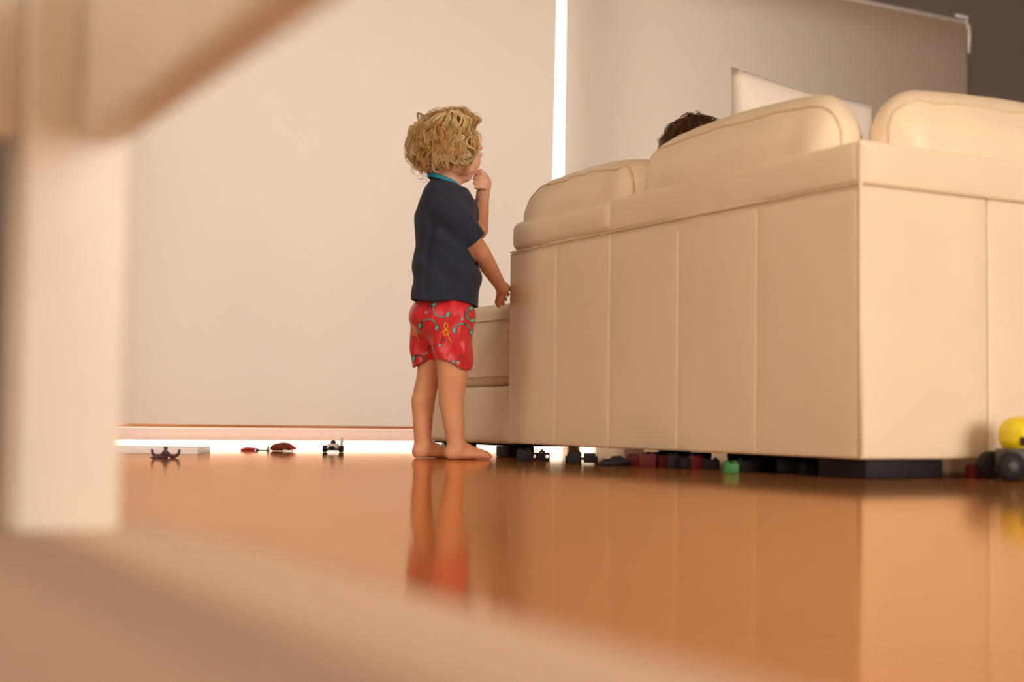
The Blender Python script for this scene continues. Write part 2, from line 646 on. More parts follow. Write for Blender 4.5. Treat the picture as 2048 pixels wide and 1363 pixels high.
NX0, NX1, NZ0, NZ1 = 1.4, 4.4, .02, 2.15
tag(link('wall_near', boxes([((XL, YB - .12, 0), (NX0, YB, HC)), ((NX1, YB - .12, 0), (XR, YB, HC)), ((NX0, YB - .12, NZ1), (NX1, YB, HC)), ((NX0, YB - .12, 0), (NX1, YB, NZ0))]), M['wall'], smooth=False), kind='structure')
w2 = tag(link('window_2', boxes([((NX0, YB - .10, NZ0), (NX1, YB - .04, NZ0 + .05)), ((NX0, YB - .10, NZ1 - .05), (NX1, YB - .04, NZ1)), ((NX0, YB - .10, NZ0), (NX0 + .05, YB - .04, NZ1)), ((NX1 - .05, YB - .10, NZ0), (NX1, YB - .04, NZ1)), ((2.875, YB - .10, NZ0), (2.925, YB - .04, NZ1))]), M['alu'], smooth=False), kind='structure')
for a, b in ((NX0 + .05, 2.875), (2.925, NX1 - .05)):
    link('pane', box((a, YB - .08, NZ0 + .05), (b, YB - .074, NZ1 - .05)), M['glass'], w2, False)
# glazed sliding doors behind the blinds
mid = (OX0 + OX1) / 2
fr = []
for a, b in ((OX0, mid + .03), (mid - .03, OX1)):
    fr += [((a, 4.85, -.006), (b, 4.89, .0008)), ((a, 4.85, OZ - .05), (b, 4.89, OZ)), ((a, 4.85, .001), (a + .05, 4.89, OZ - .05)), ((b - .05, 4.85, .001), (b, 4.89, OZ - .05))]
w1 = tag(link('window_1', boxes(fr), M['alu'], smooth=False), kind='structure')
for a, b in ((OX0 + .05, mid - .02), (mid + .02, OX1 - .05)):
    link('pane', box((a, 4.868, .001), (b, 4.874, OZ - .05)), M['glass'], w1, False)
# outside: paving, then an unseen roof and wall added to shade the blinds
tag(link('patio_paving', box((-6, WALL_Y + .2, -.06), (14, 16, -.01)), M['patio'], smooth=False), kind='structure')
tag(link('unseen_shade_roof', box((-3, WALL_Y + .2, 2.45), (9, WALL_Y + 1.05, 2.6)), M['shade_roof'], smooth=False), kind='structure')
tag(link('unseen_shade_wall', box((4.98, WALL_Y + .2, -.06), (5.2, WALL_Y + 3.2, 3.2)), M['shade_wall'], smooth=False), kind='structure')


scr = tag(link('unseen_shade_screen_1', boxes([((3.80, 5.80, .40), (4.97, 5.86, 2.44)), ((3.80, 5.80, -.01), (3.92, 5.86, .40)), ((4.91, 5.80, -.01), (4.97, 5.86, .40))]), M['shade_wall'], smooth=False), kind='structure')  # unseen outdoor screen, added to darken the right end of the blinds

# ------------------------------------------------------------------ roller blinds
def roller_blind(x0, x1, xb0, xb1, z0, z1, label, chain=False):
    """x0..x1 at the bottom, xb0..xb1 at the top"""
    t = empty('roller_blind', ((x0 + x1) / 2, YW, z0), label, 'blind')
    nx, nz = 40, 24
    bm = bmesh.new()
    g = []
    for j in range(nz + 1):
        f = j / nz
        z = z0 + .052 + (z1 - .03 - z0 - .052) * f
        row = []
        for i in range(nx + 1):
            e = i / nx
            x = (x0 + (xb0 - x0) * f) * (1 - e) + (x1 + (xb1 - x1) * f) * e
            row.append(bm.verts.new((x, YW + .0012 * math.sin(e * 9 + f * 3), z)))
        g.append(row)
    for j in range(nz):
        for i in range(nx):
            bm.faces.new((g[j][i], g[j][i + 1], g[j + 1][i + 1], g[j + 1][i]))
    link('fabric', mesh_of(bm), M['blind'], t)
    bar = link('bottom_bar', box((x0, YW - .010, z0), (x1, YW + .006, z0 + .040), .003), M['barfab'], t)
    link('hem_strip', box((x0, YW - .004, z0 + .041), (x1, YW + .004, z0 + .052), .001), M['hem'], t)
    link('roller', xf(tube([(xb0, 0, 0), (xb1, 0, 0)], .022, 20), None, (0, YW + .024, z1 - .025)), M['bar'], t)
    for xx in (xb0 - .006, xb1 + .006):
        link('bracket', box((xx - .005, YW, z1 - .055), (xx + .005, WALL_Y + .004, z1 + .004), .002), M['white'], t)
    if chain:
        link('bracket_cover', box((xb1 - .075, YW - .012, z1 - .010), (xb1 + .002, YW + .0, z1 + .004), .003), M['white'], t)
        link('pull_cord', tube([(xb1 + .012, YW - .004, z1 - .03), (xb1 + .014, YW - .004, z1 - .08), (xb1 + .011, YW - .004, z1 - .165)], [.004, .008, .005], 8), M['white'], t)
    return t


sc = YW / 4.9904
gapc = 2.9449 * sc
gl, gr = PY(1106, 345, YW), PY(1128, 345, YW)
gl2, gr2 = PY(1114, 0, YW), PY(1132.5, 0, YW)
ztop = .107 + (2.1058 - .107) * sc


def ext(a, b, z):
    return a[0] + (b[0] - a[0]) * (z - a[2]) / (b[2] - a[2])


zb0 = .022
xr_end = 5.255 * sc
roller_blind(.86, ext(gl, gl2, zb0), .86, ext(gl, gl2, ztop), zb0, ztop, 'translucent peach roller blind behind the standing child, left of the bright gap')
roller_blind(ext(gr, gr2, .135), xr_end, ext(gr, gr2, ztop), xr_end, .135, ztop, 'translucent peach roller blind behind the sofa cushions with white corner bracket', True)

# ------------------------------------------------------------------ unseen ceiling lamp, added to brighten the rug edge and sofa
cl = empty('added_ceiling_lamp', (.62, .75, HC), 'unseen round flush lamp added above the cream table as fill light', 'lamp')
link('rim', xf(lathe([(.17, 0), (.175, -.01), (.175, -.05), (.165, -.055), (.165, -.012), (.16, 0)], 32), None, (.62, .75, HC - .001)), M['white'], cl)
dl = bpy.data.lights.new('overhead_fill_light', 'AREA')
dl.shape, dl.size, dl.energy, dl.color = 'DISK', .32, 27, (1.0, .80, .58)
dlo = bpy.data.objects.new('overhead_fill_light', dl)
COL.objects.link(dlo)
dlo.location = (.62, .75, HC - .06)

# ------------------------------------------------------------------ low table in the foreground (the camera looks out from under it)
tb = empty('side_table', (-.02, .55, 0), 'cream painted table with rails between its legs, out of focus', 'table')
RUG = .009
c1 = PF(240, 1062, RUG)       # front right corner of the leg where it meets the rug
TX1, TY0 = float(c1[0]), float(c1[1])
LW = .084
TX0, TY1 = TX1 - .70, TY0 + LW
TYN = -.30
ZA = .337
for lx in (TX0, TX1 - LW):
    for ly in (TYN, TY0):
        link('leg', box((lx, ly, RUG), (lx + LW, ly + LW, .72), .004), M['table'], tb)
for lx in (TX0 + .002, TX1 - .040):
    link('side_rail', box((lx, TYN + LW + .0005, ZA), (lx + .038, TY0 - .0005, ZA + .14), .003), M['table'], tb)
for ly in (TYN + .02, TY0 + .02):
    link('end_rail', box((TX0 + LW + .0005, ly, ZA), (TX1 - LW - .0005, ly + .038, ZA + .14), .003), M['table'], tb)
link('table_top', box((TX0 - .004, TYN - .004, .7205), (TX1 + .004, TY1 + .004, .75), .006), M['table'], tb)
tb.location.z = RUG
for ch in tb.children: ch.location.z -= RUG
rg = empty('rug', (TX1 - .9, TY1 - 1.0, 0), 'pale beige flat rug under the cream table', 'rug')
bm = bmesh.new()
nx, ny = 60, 70
x0_, x1_, y0_, y1_ = TX1 - 1.9, float(PF(1000, 1228, RUG)[0]), -1.2, TY1 + .03
gr_ = [[bm.verts.new((x0_ + (x1_ - x0_) * i / nx, y0_ + (y1_ - y0_) * j / ny, RUG - .0004 + .0003 * math.sin(i * 1.7) * math.sin(j * 1.3))) for i in range(nx + 1)] for j in range(ny + 1)]
for j in range(ny):
    for i in range(nx):
        bm.faces.new((gr_[j][i], gr_[j][i + 1], gr_[j + 1][i + 1], gr_[j + 1][i]))
link('weave', mesh_of(bm), M['rug'], rg)
link('binding', tube([(x0_, y0_, .0045), (x1_, y0_, .0045), (x1_, (y0_ + y1_) / 2, .0045), (x1_, y1_, .0045), (x0_, y1_, .0045), (x0_, (y0_ + y1_) / 2, .0045)], .0045, 8, True), M['rug'], rg)

# ------------------------------------------------------------------ corner sofa
SX, SY, ZB, ZS, ZT, LN = 1.891, 2.064, .0403, .5696, .6542, 1.411
SYE = SY + LN
SXE = SX + 2.35
sofa = empty('corner_sofa', (SX + .5, SY + .5, 0), 'cream leather corner sofa seen from behind with panelled back', 'sofa')
P_ = .012


def slab(lo, hi, rad, bulge, name='leather_panel', parent=None, n=(8, 3, 8), m='leather', **kw):
    lo, hi = np.array(lo), np.array(hi)
    me = puff(hi - lo, rad, n, bulge, **kw)
    return link(name, xf(me, None, (lo + hi) / 2), M[m], parent or sofa)


# frames behind the panels
link('back_frame', boxes([((SX + P_, SY + P_, ZB + .01), (SX + .20, SYE - P_, ZS)), ((SX + .20, SY + P_, ZB + .01), (SXE, SY + .21, ZS))]), M['leather'], sofa, False)
link('seat_base', boxes([((SX + .2, SY + .21, ZB + .01), (SX + .98, SYE - .02, .30)), ((SX + .98, SY + .21, ZB + .01), (SXE, SY + .98, .30))], .01), M['leather'], sofa)
link('dust_cover', boxes([((SX + .02, SY + .02, ZB), (SX + .97, SYE - .02, ZB + .0095)), ((SX + .97, SY + .02, ZB), (SXE - .02, SY + .97, ZB + .0095))]), M['under'], sofa, False)
# long back: lower panels, then the top band
ys = [SY + P_ + .001, 2.382, 2.667, 2.957, 3.219, SYE]
for a, b in zip(ys, ys[1:]):
    slab((SX, a + .0006, ZB - .002), (SX + P_ + .012, b - .0006, ZS - .001), .006, (.003, 0, 0), n=(3, 8, 10))
ys = [SY + P_ + .001, 2.528, 2.96, SYE]
for i, (a, b) in enumerate(zip(ys, ys[1:])):
    slab((SX - .002, a + .0006, ZS), (SX + .21, b - .0006, ZT), .012 if i < 2 else .028, (.002, 0, .002), n=(5, 8, 4))
# end panel of the long back
slab((SX + .013, SYE - P_ - .004, ZB), (SX + .205, SYE, ZS - .001), .006, (0, .003, 0), n=(4, 3, 8))
# short back: lower panels and band
xs = [SX - .001, 2.230, 2.55, 2.87, 3.19, 3.51, SXE]
for a, b in zip(xs, xs[1:]):
    slab((a + .0006, SY - .001, ZB - .002), (b - .0006, SY + P_, ZS - .001), .006, (0, .003, 0), n=(8, 3, 10))
xs = [SX - .002, 2.75, 3.5, SXE]
for a, b in zip(xs, xs[1:]):
    slab((a + .0006, SY - .002, ZS), (b - .0006, SY + P_, ZT), .006, (0, .002, 0), n=(8, 3, 4))
slab((SX + .21, SY + P_ + .001, ZS), (SXE, SY + .21, ZT - .002), .012, (0, 0, .002), name='back_top', n=(8, 4, 3))
# raised seam along the outer corner and the band
link('corner_piping', tube([(SX - .001, SY - .001, ZB + .006), (SX - .002, SY - .002, .3), (SX - .002, SY - .002, ZT - .012)], .0042, 8), M['leather'], sofa)
link('band_piping', tube([(SX - .0042, y_, ZS - .0005) for y_ in np.linspace(SYE - .012, SY, 12)] + [(SX - .003, SY - .003, ZS - .0005)] + [(x_, SY - .004, ZS - .0005) for x_ in np.linspace(SX, SXE, 12)], .0026, 6), M['piping'], sofa)
# arm at the far end of the short side
slab((SXE - .22, SY + .212, ZB + .012), (SXE, SY + .99, .60), .03, (.006, .004, .006), name='arm', n=(4, 8, 6))


def cushion(lo, hi, rad, bulge, name, seed, fold=.004, mitre=(0, 0), along='x', pip=True, sag=0.0, n=(26, 8, 16)):
    lo, hi = np.array(lo), np.array(hi)
    s = hi - lo
    if along == 'y':
        me = puff((s[1], s[0], s[2]), rad, n, bulge, fold, seed, mitre, sag)
        R = Matrix(((0, -1, 0), (1, 0, 0), (0, 0, 1)))
        # local x -> world y, local y -> world -x
        xf(me, R, (lo + hi) / 2)
    else:
        me = puff(s, rad, n, bulge, fold, seed, mitre, sag)
        xf(me, None, (lo + hi) / 2)
    o = link(name, me, M['leather'], sofa)
    if pip:
        # seam running round the cushion near its outer face, found on the cushion surface itself
        bvh = BVHTree.FromPolygons([v.co[:] for v in me.vertices], [p.vertices[:] for p in me.polygons])
        off = Vector(sofa.location)
        ctr = Vector((lo + hi) / 2) - off
        for side in ((-1,) if along else ()):
            pts = []
            hl = (s[1] if along == 'y' else s[0]) / 2
            hh = s[2] / 2
            for k in range(96):
                a = 6.28319 * k / 96
                ca, sa = math.cos(a), math.sin(a)
                q = max(abs(ca), abs(sa))
                l, z = ca / q * hl, sa / q * hh
                dep = side * (s[0] if along == 'y' else s[1]) * .41
                mm = mitre[1] if l > 0 else mitre[0]
                if along == 'y':
                    d = Vector((dep, l * 1.3 - mm * dep * abs(l) / hl, z * 1.3))
                    tgt = Vector((dep, l * .5, z * .5))
                else:
                    d = Vector((l * 1.3 + mm * dep * abs(l) / hl, dep, z * 1.3))
                    tgt = Vector((l * .5, dep, z * .5))
                h = bvh.ray_cast(ctr + d, (tgt - d).normalized())
                if h[0]: pts.append(h[0] + off)
            if len(pts) > 20:
                link('piping', tube(pts, .0035, 6, True), M['piping'], o)
    return o


# back cushions
cushion((SX + .035, 2.918, .44), (SX + .265, SYE + .02, .755), .075, (.01, .03, .028), 'back_cushion', 3, .008, along='y', sag=.004)
cushion((SX + .030, 2.235, .44), (SX + .275, 2.906, .790), .105, (.012, .035, .03), 'back_cushion', 5, .005, (-0.95, 0), along='y')
cushion((SX + .180, SY + .040, .44), (SX + .98, SY + .285, .794), .105, (.012, .035, .03), 'back_cushion', 7, .004, (0.9, 0))
cushion((SX + 1.05, SY + .040, .44), (SX + 1.75, SY + .275, .780), .085, (.012, .035, .03), 'back_cushion', 9, .004)
# seat cushions
slab((SX + .30, SY + .32, .302), (SX + .97, 2.95, .44), .03, (.005, .005, .012), name='seat_cushion', n=(8, 8, 3))
slab((SX + .30, 2.955, .302), (SX + .97, SYE - .03, .44), .03, (.005, .005, .012), name='seat_cushion', n=(8, 8, 3))
slab((SX + .98, SY + .32, .302), (SXE - .24, SY + .99, .44), .03, (.005, .005, .012), name='seat_cushion', n=(12, 8, 3))
# block feet
for lo, hi in (((SX + .024, SY + .012, 0), (SX + .225, SY + .15, ZB)), ((SXE - .2, SY + .02, 0), (SXE - .02, SY + .10, ZB)), ((SX + .85, SYE - .13, 0), (SX + .94, SYE - .05, ZB)), ((SXE - .2, SY + .88, 0), (SXE - .02, SY + .96, ZB))):
    link('foot', box(lo, hi, .003), M['black'], sofa)

# backless chaise end that runs on past the back
CX0, CY0, CY1 = SX + .009, SYE + .004, 4.03
slab((CX0, CY0, .035), (SX + .98, CY1, .199), .016, (.004, .004, 0), name='chaise_base', n=(12, 10, 5))
oc = slab((CX0 + .002, CY0 + .002, .2), (SX + .97, CY1 - .004, .434), .03, (.008, .010, .010), name='chaise_cushion', n=(14, 14, 6), fold=.0012)
for z in (.226, .386):
    e = CX0 - .0045
    pts = [(e + .02, CY0 - .003, z), (SX + .5, CY0 - .004, z), (SX + .96, CY0 - .003, z), (SX + .976, CY0 + .03, z), (SX + .98, 3.75, z), (SX + .976, CY1 - .03, z), (SX + .95, CY1 + .004, z), (SX + .5, CY1 + .008, z), (e + .02, CY1 + .002, z), (e + .001, CY1 - .03, z), (e - .002, 3.75, z), (e + .001, CY0 + .025, z)]
    link('piping', tube(pts, .0022, 6, True), M['piping'], oc)
link('dust_cover', box((CX0 + .02, CY0 + .01, .030), (SX + .96, CY1 - .02, .0345)), M['under'], sofa, False)
for lo, hi in (((SX + .012, CY0 + .02, 0), (SX + .10, CY0 + .085, .0298)), ((SX + .86, CY1 - .12, 0), (SX + .94, CY1 - .04, .0298)), ((SX + .05, CY1 - .12, 0), (SX + .13, CY1 - .04, .0298))):
    link('foot', box(lo, hi, .003), M['black'], sofa)

# ------------------------------------------------------------------ throw pillow standing on the seat
pw, pt, ph = .50, .15, .58
bm = bmesh.new()
N = 22
gv = {}
for s in (-1, 1):
    for i in range(N + 1):
        for j in range(N + 1):
            a, b = -1 + 2 * i / N, -1 + 2 * j / N
            e = max((1 - a * a) * (1 - b * b), 0)
            ed = max(abs(a), abs(b))
            pin = 1 - .06 * (1 - abs(a * b)) * ed ** 4
            y = s * (pt / 2) * e ** .42
            y += s * .004 * math.sin(a * 14 + b * 5) * e * (ed ** 2)
            k = (i, j, 0 if (i in (0, N) or j in (0, N)) else s)
            if k not in gv:
                gv[k] = bm.verts.new((a * pw / 2 * pin, y, b * ph / 2 * pin))
for s in (-1, 1):
    for i in range(N):
        for j in range(N):
            f = [gv[(p, q, 0 if (p in (0, N) or q in (0, N)) else s)] for p, q in ((i, j), (i + 1, j), (i + 1, j + 1), (i, j + 1))]
            bm.faces.new(f if s < 0 else f[::-1])
pm = mesh_of(bm)
pa = PY(1463, 139, 3.0)
pil_R = Matrix.Rotation(math.radians(5), 3, 'Y') @ Matrix.Rotation(math.radians(-4), 3, 'X')
corner = pil_R @ Vector((-pw / 2, 0, ph / 2))
ploc = Vector(pa) - corner + Vector((0, 0, .008))
xf(pm, pil_R, ploc)
pz = min(v.co.z for v in pm.vertices)
pil = tag(link('throw_pillow', pm, M['satin'], loc=(ploc.x, ploc.y, pz)), 'pale satin throw pillow poking up behind the sofa back', 'pillow')

# ------------------------------------------------------------------ standing child
uu = np.array([math.cos(YAW), -math.sin(YAW), 0])
vv = np.array([math.sin(YAW), math.cos(YAW), 0])
zz = np.array([0, 0, 1.])


def frame(deg, pitch=0.0):
    """rows: forward, right, up for something facing deg away from picture-right"""
    a = math.radians(deg)
    f = uu * math.cos(a) + vv * math.sin(a)
    s = uu * math.sin(a) - vv * math.cos(a)
    p = math.radians(pitch)
    f2 = f * math.cos(p) - zz * math.sin(p)
    u2 = zz * math.cos(p) + f * math.sin(p)
    return np.array([f2, s, u2])


HEAD = PX(905, 289, 3.725)
HA = frame(42, 4)


def hp(f, s, u, C=None, A=None):
    C = HEAD if C is None else C
    A = HA if A is None else A
    return C + A[0] * f + A[1] * s + A[2] * u


def head_sdf(S, C, A):
    H = lambda f, s, u: hp(f, s, u, C, A)
    S.ell(H(-.006, 0, .004), (.080, .067, .075), A, 0)
    S.ell(H(.018, 0, -.040), (.056, .053, .050), A, .02)       # face
    S.ell(H(.040, 0, -.074), (.024, .026, .019), A, .016)       # chin
    for s in (-1, 1):
        S.ell(H(.040, s * .027, -.042), (.026, .026, .026), A, .016)   # cheeks
        S.ell(H(.004, s * .040, -.058), (.03, .016, .024), A, .02)     # jaw
        S.ell(H(.067, s * .029, -.014), (.012, .014, .009), A, .006, True)   # eye socket
        S.ell(H(.0645, s * .029, -.0165), (.0105, .0125, .0085), A, .002)     # eyelid ball
        S.ell(H(.066, s * .027, .001), (.008, .018, .006), A, .010)    # brow
        # ear
        S.ell(H(-.012, s * .068, -.022), (.016, .006, .024), A, .004)
        S.ell(H(-.008, s * .075, -.020), (.009, .004, .014), A, .002, True)
        S.ell(H(-.008, s * .068, -.042), (.008, .005, .008), A, .004)
        S.ell(H(.078, s * .0065, -.043), (.007, .006, .005), A, .004)  # nostril wing
    S.capsule(H(.072, 0, -.010), H(.082, 0, -.038), .006, .0085, .008)  # nose
    S.ell(H(.069, 0, -.0575), (.009, .017, .0045), A, .004)             # upper lip
    S.ell(H(.067, 0, -.0655), (.009, .014, .0045), A, .004)             # lower lip
    S.ell(H(.078, 0, -.0613), (.008, .014, .0014), A, .002, True)       # mouth line


def finger(S, pts, rads, k=.002):
    for i in range(len(pts) - 1):
        S.capsule(pts[i], pts[i + 1], rads[i], rads[i + 1], k if i else .004)


rootp = PF(884, 919)
child = empty('person', (float(rootp[0]), float(rootp[1]), 0), 'barefoot standing child with blond curls, navy shirt and red shorts, hand at mouth', 'person')

S = SDF((1.36, 3.02, -.012), (2.12, 3.80, .925), .0024)
head_sdf(S, HEAD, HA)
BD = 3.73
S.capsule(PX(892, 385, BD), PX(899, 330, BD - .003), .037, .034, .016)
# torso under the clothes
S.ell(PX(888, 440, BD), (.062, .058, .080), [uu, vv, zz], .02)
S.ell(PX(892, 530, BD), (.064, .056, .085), [uu, vv, zz], .02)
S.ell(PX(885, 610, BD), (.062, .060, .055), [uu, vv, zz], .02)
# legs
LEG = []
for (hx, kx, cx, ax_, D, sc_, sgn) in ((897, 905, 902, 911, 3.685, 1.0, 1), (866, 858, 846, 845, 3.765, .95, -1)):
    S.capsule(PX(hx, 630, D), PX(kx, 748, D), .046 * sc_, .0385 * sc_ * (1 if sgn > 0 else .84), .004)
    S.capsule(PX(kx, 748, D), PX(cx, 802, D + .003), .0385 * sc_ * (1 if sgn > 0 else .84), .0325 * sc_, .003)
    S.capsule(PX(cx, 802, D + .003), PX(cx + (6 if sgn > 0 else -1), 850, D), .0325 * sc_, .0265 * sc_, .003)
    S.capsule(PX(cx + (6 if sgn > 0 else -1), 850, D), PX(ax_, 888, D), .0265 * sc_, .0222 * sc_, .003)
    A = frame(32 if sgn > 0 else 40)
    an = PX(ax_, 890, D)
    b0 = np.array([an[0], an[1], 0])
    q = lambda f, s, z: b0 + A[0] * f + A[1] * s + zz * z
    S.capsule(an, q(-.004, 0, .022), .0215, .021, .004)
    S.ell(q(-.010, 0, .017), (.020, .0185, .019), A, .008)                    # heel
    S.capsule(q(.010, 0, .030), q(.062, -.004 * sgn, .016), .021, .0145, .014)   # instep
    S.ell(q(.040, 0, .012), (.058, .024, .0135), A, .010)
    S.ell(q(.074, -.002 * sgn, .011), (.026, .029, .0125), A, .010)              # ball
    for i, (fo, so, rr) in enumerate(((.106, -.020, .0098), (.106, -.0065, .0076), (.101, .004, .0072), (.095, .0135, .0068), (.087, .022, .0066))):
        S.capsule(q(fo - .022, so * sgn * .92, .011), q(fo, so * sgn, rr), rr * .95, rr, .0035)
# near arm, resting forward past the end of the sofa
sh, el, wr = PX(905, 424, 3.685), PX(961, 506, 3.745), PX(1003, 575, 3.89)
S.capsule(sh, el, .029, .0255, .02)
md = el * .6 + wr * .4
S.capsule(el, md, .0255, .0225, .003)
S.capsule(md, wr, .0225, .0155, .003)
tip = PX(1016, 603, 4.06)
fd = tip - wr
fd /= np.linalg.norm(fd)
nd = np.cross(zz, fd)
nd /= np.linalg.norm(nd)
nd = nd * .9 + zz * .42
nd -= fd * (nd @ fd)
nd /= np.linalg.norm(nd)
sd = np.cross(fd, nd)
pc = wr + fd * .038
S.capsule(wr, pc - fd * .012, .0150, .0165, .008)
S.ell(pc, (.032, .025, .0125), [fd, sd, nd], .008)
for i, (so, ln) in enumerate(((-.019, .036), (-.007, .042), (.006, .039), (.018, .030))):
    a = pc + fd * .022 + sd * so
    b = pc + fd * (.022 + ln * .5) + sd * so * 1.15 + nd * .003
    c = pc + fd * (.022 + ln) + sd * so * 1.2 - nd * .004
    finger(S, [a, b, c], [.0080, .0074, .0064])
finger(S, [pc - fd * .012 - sd * .018, pc + fd * .006 - sd * .034, pc + fd * .024 - sd * .038 - nd * .003], [.0095, .0085, .0070])
# far arm, bent up to the mouth
s2, e2, w2_ = PX(925, 420, 3.80), PX(956, 458, 3.83), PX(966, 388, 3.785)
S.capsule(s2, e2, .032, .027, .02)
m2 = e2 * .55 + w2_ * .45
S.capsule(e2, m2, .027, .0225, .003)
S.capsule(m2, w2_, .0225, .0165, .003)
kn = PX(969, 366, 3.775)
S.capsule(w2_, kn, .0165, .0185, .008)
S.ell(PX(968, 369, 3.775), (.016, .020, .022), [uu, vv, zz], .008)
S.ell(PX(966, 356, 3.772), (.014, .018, .012), [uu, vv, zz], .008)
for (x0, y0, x1, y1, x2, y2, d0, d1, d2, rr) in (
        (970, 352, 962, 343, 952.5, 345.5, 3.766, 3.760, 3.762, .0068),
        (972, 360, 961, 355, 950, 357, 3.758, 3.750, 3.754, .0067),
        (972, 367, 961, 364.5, 950.5, 366, 3.754, 3.746, 3.750, .0066),
        (970, 374, 961, 373, 952.5, 374.5, 3.755, 3.748, 3.752, .0060)):
    finger(S, [PX(x0, y0, d0), PX(x1, y1, d1), PX(x2, y2, d2)], [rr * 1.1, rr, rr * .92], .0015)
finger(S, [PX(966, 378, 3.785), PX(957, 366, 3.785), PX(952, 354, 3.782)], [.0095, .0080, .0068], .003)
# stand on the floor
for _ in range(2):
    F_ = S.F[:, :, :int(.30 / S.h)]
    F_[1:-1, 1:-1, 1:-1] = (F_[1:-1, 1:-1, 1:-1] * 2 + F_[:-2, 1:-1, 1:-1] + F_[2:, 1:-1, 1:-1] + F_[1:-1, :-2, 1:-1] + F_[1:-1, 2:, 1:-1] + F_[1:-1, 1:-1, :-2] + F_[1:-1, 1:-1, 2:]) / 8
G = S.grid()
S.F = np.maximum(S.F, (.0006 - G[2]).astype(np.float32))
V, Q = S.mesh()
C = np.tile(np.array([[.70, .345, .19]]), (len(V), 1))
fw_ = np.clip((V[:, 2] - .66) / .06, 0, 1)[:, None]
C = C * (1 - fw_) + np.array([.80, .485, .34]) * fw_


def blot(c, r, col, amt):
    global C
    w = (np.clip(1 - np.linalg.norm(V - c, axis=1) / r, 0, 1) ** 1.5 * amt)[:, None]
    C = C * (1 - w) + np.array(col) * w


for s in (-1, 1):
    blot(hp(.055, s * .034, -.040), .035, (.80, .30, .22), .6)
    blot(hp(-.008, s * .072, -.022), .03, (.78, .27, .17), .8)
blot(hp(.076, 0, -.0615), .016, (.62, .16, .13), .9)
for p_ in (PX(950, 345, 3.76), PX(975, 365, 3.76)):
    blot(p_, .03, (.80, .34, .20), .5)
for s in (0, 1):
    b0 = PF(*(((985, 916), (890, 914))[s]))
    blot(b0, .05, (.70, .26, .15), .6)
bm_ = np_mesh(V, Q)
set_col(bm_, C)
body = link('body', bm_, M['skin'], child)
for s in (-1, 1):
    e = lathe([(0, -.0085), (.005, -.007), (.0082, -.003), (.0085, 0), (.0082, .003), (.005, .007), (0, .0085)], 16)
    eo = link('eye', xf(e, None, hp(.0675, s * .029, -.0165)), M['eye'], child)
    Ri = Matrix([list(r) for r in (HA[1], HA[2], HA[0])]).transposed()
    link('iris', xf(lathe([(0, .0002), (.0035, .0), (.0042, -.0006), (.0038, -.0012)], 14), Ri, hp(.0762, s * .029, -.0165)), M['iris'], eo)
    lp = [hp(.0735 - .004 * abs(t) ** 2, s * (.029 + .010 * t), -.0125 - .004 * t * t) for t in np.linspace(-1, 1, 9)]
    link('eyelash', tube([p + HA[0] * .002 for p in lp], [.0004, .0008, .001, .0011, .0012, .0012, .0012, .001, .0005], 5), M['p_dark'], child)

# ---- shirt
T = SDF((1.38, 3.05, .36), (1.90, 3.66, .76), .0024)
X = T.grid()
mid_ = PX(890, 480, BD)
U = (X[0] - mid_[0]) * uu[0] + (X[1] - mid_[1]) * uu[1]
W = (X[0] - mid_[0]) * vv[0] + (X[1] - mid_[1]) * vv[1]
Z = X[2]
rows = [(348, 868, 900, .030), (360, 858, 915, .045), (370, 850, 926, .062), (382, 845, 937, .078), (400, 838, 948, .082), (430, 829.5, 954, .083), (470, 828, 956, .081), (510, 830, 958, .080), (545, 827, 964, .083), (580, 823, 959, .086), (622, 820.5, 957, .088)]
rz, rl, rr_, rv = [], [], [], []
for y, a, b, w in rows[::-1]:
    pa_, pb_ = PX(a, y, BD), PX(b, y, BD)
    rz.append((pa_[2] + pb_[2]) / 2)
    rl.append((pa_ - mid_) @ uu)
    rr_.append((pb_ - mid_) @ uu)
    rv.append(w)
Zl = Z + U * -.10 * np.clip((Z - .62) / .1, 0, 1)      # neckline drops towards the front
z1d = Zl
Lf = np.interp(z1d, rz, rl)
Rf = np.interp(z1d, rz, rr_)
Vf = np.interp(z1d, rz, rv)
# soft folds: hanging from the near armpit to the back hem, gathers at the waist
lowz = np.clip((.66 - Z) / .1, 0, 1)
f1 = np.sin((U * 52 + (Z - .5) * 30) + 1.5 * np.sin(Z * 22)) * .5 + .5
f2 = np.sin(Z * 75 + U * 40 + 2.0 * np.sin(U * 30)) * np.exp(-((Z - .49) / .045) ** 2)
f3 = np.sin((U + .02) * 95 + Z * 14 + 1.2) * np.clip((.53 - Z) / .1, 0, 1)
fold = lowz * (.0085 * (f1 ** 2 - .4) + .0045 * f2 + .0030 * f3)
# one long drape crease down the back
cr = U + .028 - (.60 - Z) * -.12
fold -= .011 * np.exp(-(cr / .008) ** 2) * np.clip((.64 - Z) / .05, 0, 1) * np.clip((Z - .42) / .08, 0, 1)
a = (Rf - Lf) / 2 + fold
bb = Vf + fold
k0 = np.sqrt(((U - (Rf + Lf) / 2) / a) ** 2 + (W / bb) ** 2)
T.F = ((k0 - 1) * np.minimum(a, bb)).astype(np.float32)
del k0, a, bb, f1, f2, f3
cuffs = []
for p0, p1, r0, r1 in ((PX(899, 421, 3.662), PX(948, 480, 3.693), .042, .0325), (PX(925, 422, 3.79), PX(941, 446, 3.835), .044, .034)):
    p2 = p1 + (p1 - p0) * .25
    T.capsule(p0, p2, r0, r1 * .98, .022)
    cuffs.append((p1, (p1 - p0) / np.linalg.norm(p1 - p0)))
